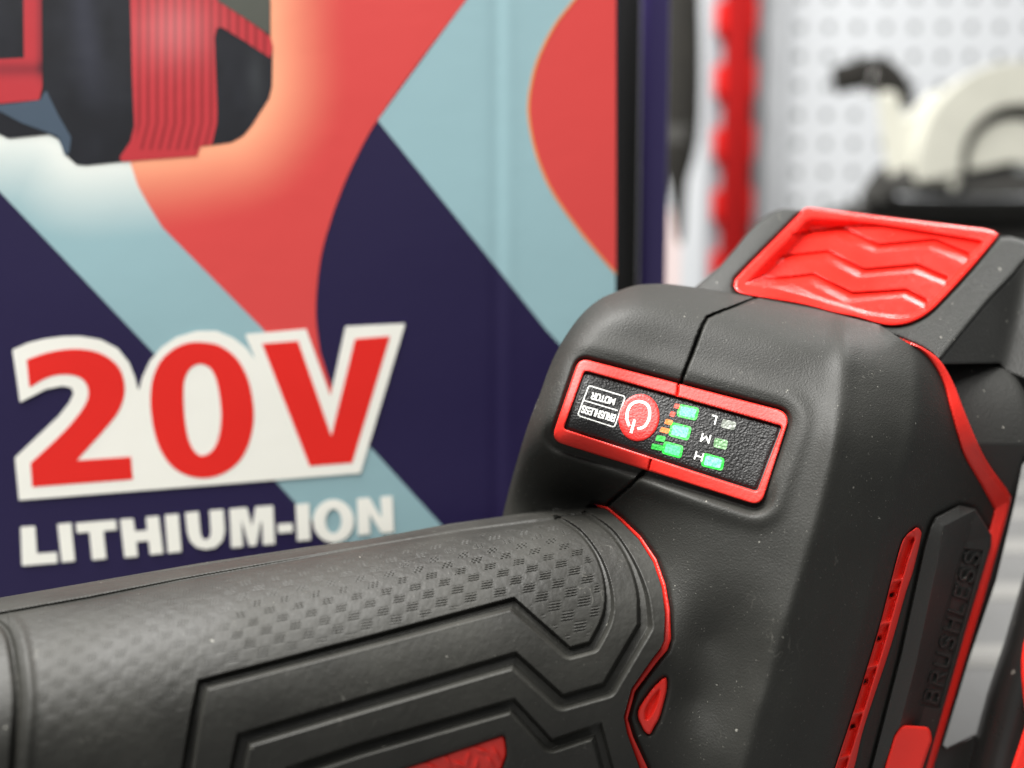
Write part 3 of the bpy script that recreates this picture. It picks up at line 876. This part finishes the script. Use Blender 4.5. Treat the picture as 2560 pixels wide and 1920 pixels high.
# ---- red trim line between housing and battery side
trim_outer = [(2529, 1243), (2516, 1298), (2461, 1495), (2392, 1723), (2338, 1901), (2304, 2015)]
trim_up = smooth([(2232, 836), (2262, 850), (2312, 872), (2353, 905), (2385, 960), (2408, 1020), (2441, 1100), (2471, 1159), (2511, 1214), (2526, 1233)], False, 5)
trim_poly = trim_up + trim_outer + trim_in2[::-1] + trim_in[::-1][:-4]
trim_line = trim_in + trim_in2
def trim_depth(px, py):
    d, _, nx, ny = seg_dist(px, py, trim_line)
    return 0.15 * head_base(px, py) + 0.85 * head_base(nx, ny) - 0.8
relief('red_trim', [trim_poly], trim_depth, 3, 9, M['red'], tool, edge=0.9)
# ---- bezel, panel film, button, lamps and print
relief('panel_bezel', [bezel_out, bezel_in], lambda x, y: head_base(x, y) + 0.25 + groove(x, y, [(1698, 950), (1693, 988)], 2.2, 1.2) + groove(x, y, [(1627, 1150), (1619, 1182)], 2.2, 1.2), 2.2, 2.2, M['red'], tool, edge=0.3)
bez_split = C([(1165, 320), (1143, 405)], 1340, 860, 3.253)
panel = relief('control_panel', [round_poly(C([(412, 236), (1985, 676), (1790, 1182), (244, 684)], 1340, 860, 3.253), 9, 4)], lambda x, y: head_base(x, y) + 1.05, 4, 1.0, M['panel'], tool, edge=0.25)
# dark gasket floor under the film
relief('panel_gasket', [bezel_in], lambda x, y: head_base(x, y) + 1.5, 5, 0.6, M['black'], tool)
ZP = lambda off: (lambda x, y: head_base(x, y) + 1.05 - off)
A3 = lambda pts: C(pts, 1340, 860, 3.253)
ell = [(838 + 158 * math.cos(t) - 50 * math.sin(t), 599 + 45 * math.cos(t) + 186 * math.sin(t)) for t in np.linspace(0, 2 * np.pi, 49)[:-1]]
relief('power_button', [A3(ell)], lambda x, y: head_base(x, y) + 1.05 - 0.30, 3, 0.4, M['print_red'], tool, edge=0.2)
arc = [(755, 658), (740, 610), (742, 560), (760, 510), (795, 478), (840, 468), (885, 480), (915, 510), (925, 560), (918, 610), (895, 655), (868, 678), (835, 688)]
ribbons('power_symbol', [A3(smooth(arc, False, 3)), A3([(800, 625), (775, 715)])], 7.0, ZP(0.34), M['print_white'], tool)
tx = []
fr = round_poly([(430, 338), (727, 428), (637, 677), (338, 580)], 22, 4)
tx.append(A3(fr + [fr[0]])); tx.append(A3([(395, 460), (660, 540)]))
ribbons('panel_frame_line', tx, 2.8, ZP(0.05), M['print_white'], tool)
ts = text_strokes('BRUSHLESS', (648, 580), (-266, -78), (-17, 50)) + text_strokes('MOTOR', (645, 446), (-185, -50), (-15, 46))
ribbons('panel_lettering', [A3(s) for s in ts], 3.4, ZP(0.06), M['print_white'], tool)
ts = text_strokes('L', (1470, 590), (-36, -10), (-17, 60)) + text_strokes('M', (1420, 746), (-70, -18), (-17, 58)) + text_strokes('H', (1362, 893), (-62, -18), (-17, 56))
ribbons('mode_lettering', [A3(s) for s in ts], 3.8, ZP(0.06), M['print_white'], tool)
def chip(name, pts, m, r=6, off=0.10):
    relief(name, [round_poly(A3(pts), r / 3.25, 3)], ZP(off), 3, 0.15, m, tool)
M['led_halo'] = mat('painted_lamp_glow', (0.01, 0.2, 0.03), 0.4, 0.5, bump=[('v', 1700, 0.4, 0.0003)], emit=((0.0, 1.0, 0.02), 0.75))  # halo of the lit lamps, put in as a glowing green surface
def halo(pts, k=1.32):
    cx_ = sum(p[0] for p in pts) / 4; cy_ = sum(p[1] for p in pts) / 4
    chip('lamp_glow_plate', [(cx_ + (x - cx_) * k, cy_ + (y - cy_) * (k + 0.08)) for x, y in pts], M['led_halo'], 26, 0.05)  # added plate that glows round the lamp, no separate panel part
for p_ in ([(1180, 506), (1306, 530), (1288, 605), (1164, 578)], [(1118, 655), (1245, 685), (1222, 766), (1097, 735)],
           [(1060, 808), (1180, 838), (1162, 912), (1040, 880)], [(1382, 905), (1512, 938), (1498, 1012), (1363, 982)]):
    halo(p_)
chip('battery_lamp', [(1180, 506), (1306, 530), (1288, 605), (1164, 578)], M['led_on'], 14)
chip('battery_lamp', [(1118, 655), (1245, 685), (1222, 766), (1097, 735)], M['led_on'], 14)
chip('battery_lamp', [(1060, 808), (1180, 838), (1162, 912), (1040, 880)], M['led_mid'], 14)
chip('speed_lamp', [(1382, 905), (1512, 938), (1498, 1012), (1363, 982)], M['led_on'], 14)
chip('speed_lamp', [(1455, 762), (1562, 784), (1548, 862), (1440, 836)], M['led_dim'], 14)
chip('speed_lamp', [(1520, 608), (1632, 638), (1612, 702), (1500, 676)], M['led_off'], 14)
chip('charge_mark', [(1130, 482), (1174, 491), (1160, 530), (1118, 518)], M['ink_dark_red'])
chip('charge_mark', [(1098, 545), (1140, 556), (1122, 597), (1083, 583)], M['ink_dark_red'])
chip('charge_mark', [(1058, 608), (1117, 623), (1099, 662), (1042, 646)], M['ink_orange'])
chip('charge_mark', [(1020, 674), (1090, 691), (1071, 730), (1004, 713)], M['ink_orange'])
chip('charge_mark', [(985, 739), (1058, 755), (1043, 799), (969, 785)], M['ink_green'])
chip('charge_mark', [(945, 808), (1036, 827), (1021, 869), (934, 852)], M['ink_green'])
# ---- teardrop insert
tear_in = [(1630 + (x - 1630) * 0.82, 1765 + (y - 1765) * 0.88) for x, y in tear]
def tear_depth(px, py):
    z = head_base(px, py) - 0.1
    t2 = smooth([(1650, 1722), (1628, 1745), (1612, 1775), (1614, 1800), (1628, 1790), (1644, 1755)])
    d, _, _, _ = seg_dist(px, py, t2, True)
    ins = inside(px, py, t2)
    return z + 1.3 * sstep(np.where(ins, d, -d), -2, 8)
relief('side_inlay', [tear], tear_depth, 2.4, 2.5, M['red'], tool, edge=0.5)
# ---- vent strip with channel, holes and ribs
def vent_depth(px, py):
    z = head_base(px, py) - 0.2
    d, _, _, _ = seg_dist(px, py, vent, True)
    dl, s, _, _ = seg_dist(px, py, [(2262, 1345), (2243, 1400), (2188, 1600), (2086, 1930), (2070, 2000)])
    # channel between a thin left edge and the thick right rail
    ch = sstep(dl * -s, 1, 6) * (1 - sstep(dl * -s, 21, 25)) * sstep(py, 1338, 1352)
    z = z + 1.9 * ch - 0.6 * sstep(dl * -s, 23, 29)
    for (bx, by) in C([(1095, 712), (1022, 932), (955, 1152), (885, 1385), (828, 1605)], 1700, 1100, 2.023):
        z = z - 1.7 * ch * np.exp(-((py - by + 0.25 * (px - bx)) / 7.0) ** 2)
    for (bx, by) in C([(1065, 785), (1000, 1005), (932, 1222), (868, 1448)], 1700, 1100, 2.023):
        z = z + 2.2 * ch * np.exp(-((py - by + 0.25 * (px - bx)) / 8.0) ** 4 - ((px - bx) / 9.0) ** 4)
    return z
relief('vent_strip', [vent], vent_depth, 1.5, 3.5, M['red'], tool, edge=0.5)
# ---- embossed side bar
bar_face = [(2441, 1273), (2480, 1340), (2478, 1368), (2420, 1560), (2360, 1770), (2290, 2010), (2190, 2010), (2222, 1920), (2290, 1660), (2345, 1400), (2354, 1335), (2360, 1316)]
txt_org = np.array((2308, 1762.)); txt_x = np.array((2432, 1382.)) - txt_org; 
tn = np.array([txt_x[1], -txt_x[0]]); tn = tn / np.hypot(*tn)
bar_txt = text_strokes('BRUSHLESS', (2343, 1760), (108, -374), tuple(tn * 34), 0.30)
txt_frame = [(2407, 1372), (2460, 1378), (2348, 1768), (2300, 1764)]
frame_c = [(2407, 1370), (2459, 1376), (2350, 1772), (2299, 1764)]
cap = round_poly([(2255, 1812), (2324, 1817), (2331, 1850), (2305, 1925), (2278, 2012), (2180, 2012), (2212, 1920), (2236, 1835)], [12, 14, 6, 0, 0, 0, 0, 12], 4)
def bar_depth(px, py):
    z = head_base(px, py)
    d, _, _, _ = seg_dist(px, py, bar_out, True)
    d2, _, _, _ = seg_dist(px, py, bar_face, True)
    i2 = inside(px, py, bar_face)
    tb = np.where(i2, 1.0, d / (d + d2 + 1e-6))
    z = z - 0.9 * sstep(d, 0, 4) - 4.2 * tb + np.where(i2, 0.055 * np.clip(d2, 0, 60), 0)
    # recessed text panel with raised border lettering
    m = band(px, py, frame_c, 10)
    d3, _, _, _ = seg_dist(px[m], py[m], frame_c, True)
    i3 = inside(px[m], py[m], frame_c)
    add = 0.8 * sstep(np.where(i3, d3, -d3), -1, 3)
    best = np.full(px[m].shape, 1e9)
    for st in bar_txt:
        dd, _, _, _ = seg_dist(px[m], py[m], st)
        best = np.minimum(best, dd)
    add = add - 1.1 * (1 - sstep(best, 2.4, 4.6)) * i3
    z[m] += add
    m = band(px, py, cap, 10)
    z[m] += np.where(inside(px[m], py[m], cap), 1.0, 0)
    return z
relief('side_bar', [bar_out], bar_depth, 2.0, 4, M['hard'], tool, edge=0.4)
relief('red_cap', [cap], lambda x, y: 0.25 * head_base(x, y) + 0.75 * head_base(2240 - (y - 1860) * 0.4, y) - 5.4, 3, 3, M['red'], tool, edge=0.8)

# ---- grip -------------------------------------------------------------
cA = smooth(C([(1085, 215), (1200, 285), (1290, 395), (1340, 515), (1358, 650), (1340, 765), (1272, 900)], 900, 1200, 2.212), False, 5) + \
     C([(1160, 930), (850, 655), (0, 880)], 900, 1200, 2.212) + [(497, 1702), (479, 1788), (457, 1920), (440, 2010)]
cB = smooth(C([(1240, 195), (1380, 295), (1480, 445), (1535, 620), (1543, 800)], 900, 1200, 2.212), False, 5) + \
     C([(1350, 1130), (1120, 1195), (860, 960), (0, 1210)], 900, 1200, 2.212) + [(597, 1837), (579, 1920), (562, 2010)]
cC = C([(1420, 1800), (1395, 1593), (1330, 1350), (1060, 1440), (850, 1215), (0, 1460)], 900, 1200, 2.212) + [(719, 1920), (700, 2010)]
def terrace(px, py, line, ramp, rise, gw=5.0, gd=0.75):
    d, s, _, _ = seg_dist(px, py, line)
    sd = d * s * -1.0 if False else d * s
    return sd
def grip_depth(px, py):
    z = grip_base(px, py)
    out = z.copy()
    # terraces: outside of each contour is raised
    for line, ramp, rise in ((cA, 26, 0.85), (cB, 34, 0.95), (cC, 30, 0.8)):
        closed = list(line) + [(line[-1][0], 2300), (-3000, 2300), (-3000, -500), (line[0][0] - 200, -500)] if line is not cC else None
        d, s, _, _ = seg_dist(px, py, line)
        if line is cC:
            poly = list(line) + [(700, 2300), (1500, 2300)]
            outside = inside(px, py, poly)              # inner field of the chevron
        else:
            poly = list(line) + [(line[-1][0], 2300), (2600, 2300), (2600, -500), (line[0][0] + 30, -500), (line[0][0] - 10, line[0][1] - 10)]
            outside = inside(px, py, poly)
        sd = np.where(outside, d, -d)
        narrow = 1 - 0.45 * sstep(py, 1500, 1300) if False else 1.0
        # narrow steps on the collar, broad bevels on the flank
        col = sstep(-py, -1600, -1350) * sstep(px, 1300, 1400)
        rp = ramp * (1 - 0.62 * col)
        zz = gd_ = 0.55 * (1 - 0.35 * col)
        k_ = 1 - 0.45 * col
        f = np.interp(sd / rp, [-0.16, 0.12, 0.66, 0.80, 1.0, 1.12, 1.3], [0.0, 1.7, 1.4, 0.5, -1.15, -1.38, -1.35])
        out = out + k_ * np.where(f > 0, f, f * rise * 1.25)
    # checker texture in the field
    inA = ~inside(px, py, list(cA) + [(440, 2300), (2600, 2300), (2600, -500), (cA[0][0] + 30, -500), (cA[0][0] - 10, cA[0][1] - 10)])
    dA, _, _, _ = seg_dist(px, py, cA)
    ytop = 1494 - 0.1586 * px
    t = np.clip((py - ytop) / 600.0, 0, 1)
    v = np.arccos(np.clip(1 - t, -1, 1)) * 600 * (1.0)
    u = px * 1.012 - 0.155 * (py - ytop) * 0
    u = u + 0.16 * (py - 1400)
    cell = 36.0 + 0.0 * px
    iu = np.floor(u / cell + v * 0.0); iv = np.floor(v / cell)
    chk = ((iu + iv) % 2 == 0)
    fu = u / cell - iu; fv = v / cell - iv
    eu = sstep(fu, 0.04, 0.16) * (1 - sstep(fu, 0.84, 0.96)); ev = sstep(fv, 0.04, 0.14) * (1 - sstep(fv, 0.86, 0.96))
    lin_h = 0.5 - 0.5 * np.cos(fv * 2 * np.pi * 4)
    lin_v = 0.5 - 0.5 * np.cos(fu * 2 * np.pi * 5)
    leftz = sstep(-px, -620, -420)
    ln = lin_h * (1 - leftz) + lin_v * leftz
    msk = inA * sstep(dA, 10, 18) * sstep(px, 80, 100) * sstep(t, 0.03, 0.06) * (1 - 0.6 * sstep(py - 1494 + 0.1586 * px, 330, 480) * sstep(-px, -700, -300))
    fade = 1 - 0.25 * np.exp(-((px - 620) / 260.0) ** 2)
    amp = 0.16 * (0.62 + 0.38 * sstep(px, 850, 1250)) * (1 - 0.45 * leftz)
    out = out + msk * chk * eu * ev * ((ln - 0.5) * amp * 1.6 + 0.010)
    # worn flats: slight cushion on the plain squares
    out = out - msk * (~chk) * eu * ev * 0.02
    # parting flange along the top
    yl = np.interp(px, [-60, 0, 226, 452, 900, 1150, 1388], [1545, 1537, 1497, 1452, 1372, 1330, 1299])
    dd = py - yl
    out = out + 0.9 * np.exp(-(dd / 4.5) ** 2) * (px < 1395) - 0.8 * sstep(-dd, 2, 10) * sstep(-px, -1420, -1330)
    jag = C([(1085, 215), (1130, 200), (1232, 188), (1262, 168), (1310, 152), (1372, 140)], 900, 1200, 2.212)
    wob = 2.0 * vnoise(px / 7.0, py / 7.0, 12)
    out = out + groove(px, py + wob, jag, 3.2, 1.3)
    # ring at the far left end
    ring = smooth([(-25, 1545), (10, 1570), (27, 1607), (40, 1690), (44, 1760), (38, 1850), (33, 1920), (25, 2020)], False)
    d, s, _, _ = seg_dist(px, py, ring)
    out = out + 1.1 * np.exp(-(d / 8.0) ** 2) - 0.5 * np.exp(-((d * s + 32) / 14.0) ** 2) * (px > 20)
    out = out + 0.06 * vnoise(px / 60.0, py / 60.0, 21) + 0.03 * vnoise(px / 22.0, py / 22.0, 22)
    # recess for the red badge
    m = band(px, py, badge, 10)
    d, _, _, _ = seg_dist(px[m], py[m], badge, True)
    out[m] += np.where(inside(px[m], py[m], badge), 1.6, 0) + 0.5 * np.exp(-(d / 5.0) ** 2)
    dd2, _, _, _ = seg_dist(px, py, grip_sil)
    r = 2.2; dm = dd2 * z / F
    tt = np.clip(r - dm, 0, r * 0.97)
    return out + r - np.sqrt(r * r - tt * tt)
badge = round_poly([(1262, 1836), (1268, 1887), (1255, 1925), (1180, 2012), (780, 2012), (1013, 1920)], [12, 10, 8, 0, 0, 20], 4)
grip_sil = [(-70, 1506), (0, 1494), (226, 1455), (497, 1408), (768, 1367), (900, 1351), (1000, 1333), (1126, 1309), (1250, 1292), (1343, 1279)] + smooth([(1343, 1279), (1375, 1269), (1397, 1261), (1425, 1256), (1455, 1255), (1483, 1259)], False, 4)[1:]
red_in = C([(1370, 168), (1450, 238), (1540, 328), (1622, 458), (1668, 595), (1685, 740), (1680, 888), (1660, 930), (1612, 992), (1500, 1152), (1457, 1310), (1475, 1400), (1545, 1593)], 900, 1200, 2.212)
grip_out = grip_sil + red_in + [(1620, 2012), (-70, 2012)]
relief('grip_sleeve', [grip_out], grip_depth, 1.8, 40, M['grip'], tool, inset=0.12)
relief('red_seam', [seam_red + [(1655, 2012), (1622, 2012)] + red_in[::-1]], lambda x, y: head_base(x, y) + 0.1 + 0 * x, 2.4, 4, M['red'], tool, edge=0.4)
def badge_depth(px, py):
    z = grip_base(px, py) - 3.1
    for i, (x, y) in enumerate([(1205, 1878), (1225, 1905), (1170, 1895), (1150, 1912), (1120, 1905), (1190, 1915), (1080, 1918), (1240, 1885)]):
        a = 0.4 + 0.7 * (i % 3)
        u = (px - x) * math.cos(a) + (py - y) * math.sin(a); v = -(px - x) * math.sin(a) + (py - y) * math.cos(a)
        z = z - 0.7 * np.exp(-(u / 16.0) ** 2 - (v / 6.0) ** 2)
    return z
relief('grip_badge', [badge], badge_depth, 2.5, 2.5, M['red'], tool, edge=0.5)

# ---- underside block carrying the tool on the shelf
fw = W(1700, 2000, 0.205)
box_mesh('underside', (fw[0], 0.215, (TABLE_Z + fw[2]) / 2 + 0.002), (0.07, 0.035, fw[2] - TABLE_Z + 0.004), M['hard'], tool, bevel=0.004)

# ================================================================== BATTERY SIDE
btn = round_poly([(2017, 519), (2497, 578), (2400, 715), (2300, 815), (2190, 809), (1995, 760), (1830, 730), (1850, 680)], [14, 16, 60, 40, 40, 40, 22, 20], 6)
btn = smooth([(2027, 519), (2200, 541), (2350, 559), (2462, 572)], False, 3) + [(2485, 578), (2496, 586), (2490, 597)] + \
      smooth([(2490, 597), (2431, 668), (2361, 745), (2322, 782), (2285, 803), (2246, 813), (2205, 811), (2140, 793), (2089, 783), (2003, 761), (1887, 742), (1852, 735)], False, 5)[1:] + \
      [(1840, 728), (1834, 716), (1838, 699)] + smooth([(1846, 690), (1875, 660), (1941, 594), (1990, 545), (2008, 525), (2016, 520)], False, 4)
def latch_plane(px, py):
    # sloping face leaning back
    return 219 + (800 - py) * 0.082 + (px - 2150) * 0.004
frame_poly = [(1700, 745), (1741, 716), (1800, 665), (1838, 622), (1868, 583), (1893, 556), (1925, 533), (1945, 525), (1960, 522), (2005, 526), (2250, 556), (2490, 590), (2508, 592), (2530, 592), (2575, 603), (2700, 620), (2700, 560), (2700, 480)][:-3] + \
             [(2720, 560), (2600, 600), (2535, 670), (2470, 742), (2420, 800), (2352, 895), (2338, 925), (2280, 880), (2200, 850), (1900, 800), (1720, 770)]
frame_poly = [(1700, 745), (1741, 716), (1800, 665), (1838, 622), (1868, 583), (1893, 556), (1925, 533), (1945, 525), (1960, 522), (2005, 526), (2250, 556), (2488, 600), (2500, 594), (2525, 592), (2560, 602), (2640, 618),
              (2560, 655), (2535, 686), (2470, 754), (2420, 815), (2354, 896), (2348, 900), (2330, 884), (2306, 868), (2262, 848), (2200, 826), (1900, 800), (1720, 770)]
ridgeL = [(1780, 760), (1850, 660), (1905, 590), (1950, 535), (1975, 500)]
def frame_depth(px, py):
    z = latch_plane(px, py)
    d, s, _, _ = seg_dist(px, py, ridgeL)
    z = z + 0.055 * softplus(-d * s * -1.0 * -1.0 * (1), 8) * 0 + 0.05 * softplus(np.where(s < 0, d, -d) * 1.0, 8)
    m = band(px, py, btn, 14)
    d, _, _, _ = seg_dist(px, py, btn, True)
    i = inside(px, py, btn)
    z = z + 1.5 * np.exp(-(d / 5.5) ** 2) + np.where(i, 7.5, 0)
    z = z + 0.08 * vnoise(px / 50, py / 50, 31)
    return z
relief('latch_frame', [frame_poly], frame_depth, 3.0, 22, M['frame'], batt, edge=1.0)
A5 = lambda pts: C(pts, 1700, 450, 2.572)
btn_in = smooth(A5([(845, 232), (1100, 250), (1500, 310), (1880, 372)]), False, 2) + A5([(1945, 385), (1955, 400), (1940, 430), (1840, 555), (1700, 715), (1600, 830), (1480, 885), (1380, 890), (1200, 865), (800, 745), (560, 690), (430, 680), (415, 662), (430, 640), (560, 500), (700, 360), (800, 250)])
zz = [  # (upper line, lower line) of each step
 (A5([(765, 335), (900, 322), (1040, 303), (1160, 360), (1280, 415), (1460, 398), (1640, 380), (1860, 472)]), A5([(735, 385), (880, 372), (1010, 362), (1130, 415), (1250, 465), (1430, 450), (1600, 440), (1815, 530)])),
 (A5([(685, 484), (820, 470), (955, 455), (1070, 515), (1190, 573), (1360, 558), (1530, 543), (1718, 626)]), A5([(645, 530), (780, 520), (915, 512), (1030, 570), (1150, 630), (1330, 612), (1500, 600), (1690, 672)])),
 (A5([(600, 630), (730, 618), (860, 603), (985, 665), (1110, 725), (1280, 715), (1455, 703), (1585, 770)]), A5([(560, 690), (690, 676), (820, 663), (950, 730), (1065, 792), (1240, 775), (1430, 755), (1552, 815)])),
]
def btn_depth(px, py):
    z = latch_plane(px, py) - 1.0
    d, _, _, _ = seg_dist(px, py, btn_in, True)
    i = inside(px, py, btn_in)
    sd = np.where(i, d, -d)
    # recess: steep left wall, gentle at the right and front
    leftw = 1 - sstep((px - 1850) + (py - 700) * 0.9, 60, 260)
    rec = (1.4 + 2.8 * leftw) * sstep(sd, 0, 8 + 26 * leftw)
    z = z + rec
    # chevron steps: below each upper line the surface drops, then ramps up again
    for ul, ll in zz:
        m = band(px, py, ul, 60)
        du, su, _, _ = seg_dist(px[m], py[m], ul)
        dl, sl, _, _ = seg_dist(px[m], py[m], ll)
        below_u = su > 0; above_l = sl < 0
        facet = below_u & above_l & (px[m] > ll[0][0] - 8) & (px[m] < ul[-1][0])
        tpar = du / (du + dl + 1e-6)
        a = np.where(facet, 1.25 * (1 - tpar), 0)
        a = a + 0.35 * np.exp(-(du / 2.2) ** 2) * (px[m] > ul[0][0] + 2)
        a = a - 0.0
        # endings fade in towards the walls
        z[m] += np.where(i[m], a, 0)
    return z
relief('release_button', [btn], btn_depth, 2.2, 7, M['red_gloss'], batt, edge=0.8, ang=18)

# dark flank of the latch housing and the cylindrical shoulder of the battery
flank = [(2334, 930), (2352, 897), (2420, 815), (2470, 754), (2535, 686), (2560, 655), (2640, 600), (2700, 590), (2700, 1000), (2520, 930), (2500, 908), (2350, 910)]
def flank_depth(px, py):
    d, s, _, _ = seg_dist(px, py, [(2334, 930), (2352, 897), (2420, 815), (2470, 754), (2535, 686), (2560, 655), (2640, 600)])
    z = latch_plane(px, py) + 1.0 + 0.10 * d
    e = (px - 2500) + (py - 900) * 0.22
    return z - 0.10 * softplus(e - 10, 6)
relief('latch_flank', [flank], flank_depth, 4, 10, M['hard'], batt, edge=0.3)
shoulder = [(2300, 880), (2350, 904), (2500, 902), (2516, 918), (2545, 950), (2600, 1040), (2640, 1120), (2560, 1140), (2532, 1240), (2440, 1230), (2340, 1100)]
def sh_depth(px, py):
    z = 218 + 10 * np.exp(-(py - 900) / 60.0) + 0.065 * np.clip(py - 1110, 0, 250)
    d, s, _, _ = seg_dist(px, py, smooth([(2498, 895), (2530, 930), (2552, 975), (2575, 1060), (2590, 1200)], False))
    z = z + 0.12 * softplus(np.where(s < 0, d, -d), 4)
    return z
relief('battery_shoulder', [shoulder], sh_depth, 4, 14, M['hard'], batt, edge=0.8)
# right margin part of the casing
relief('casing_side', [[(2496, 905), (2520, 925), (2545, 955), (2570, 1000), (2600, 1090), (2700, 1130), (2700, 800), (2505, 800)]],
       lambda x, y: 234 + 0.02 * (x - 2560), 5, 10, M['hard'], batt, edge=0.5)

# lower bracket with the open slot
brk = [(2556, 1122), (2700, 1100), (2700, 2012), (2290, 2012), (2325, 1901), (2380, 1723), (2449, 1495), (2504, 1298), (2520, 1243), (2530, 1225), (2545, 1165)]
slot = [(2556, 1162), (2566, 1152), (2640, 1150), (2640, 1200), (2560, 1436), (2535, 1520), (2511, 1604), (2466, 1738), (2440, 1834), (2367, 1869), (2358, 1862), (2421, 1654), (2490, 1452), (2512, 1362), (2536, 1262)]
def brk_depth(px, py):
    z = 231 + 0.0 * px
    # right of the slot the guard rolls towards the viewer
    d, s, _, _ = seg_dist(px, py, [(2640, 1150), (2560, 1436), (2511, 1604), (2466, 1738), (2440, 1834), (2400, 2012)])
    rt = np.where(s < 0, d, 0)
    z = z - 12.0 * (1 - np.exp(-rt / 40.0))
    return z
brk_o = relief('lower_guard', [brk, slot], brk_depth, 3.2, 7, M['black'], batt, edge=0.7)
relief('red_guard_band', [smooth([(2552, 1660), (2560, 1600), (2580, 1570), (2640, 1560), (2700, 1700), (2700, 2012), (2560, 2012), (2505, 2000), (2528, 1918), (2550, 1850), (2563, 1800), (2556, 1730)])],
       lambda x, y: 209 + 0.0 * x, 4, 5, M['red'], batt, edge=1.2)
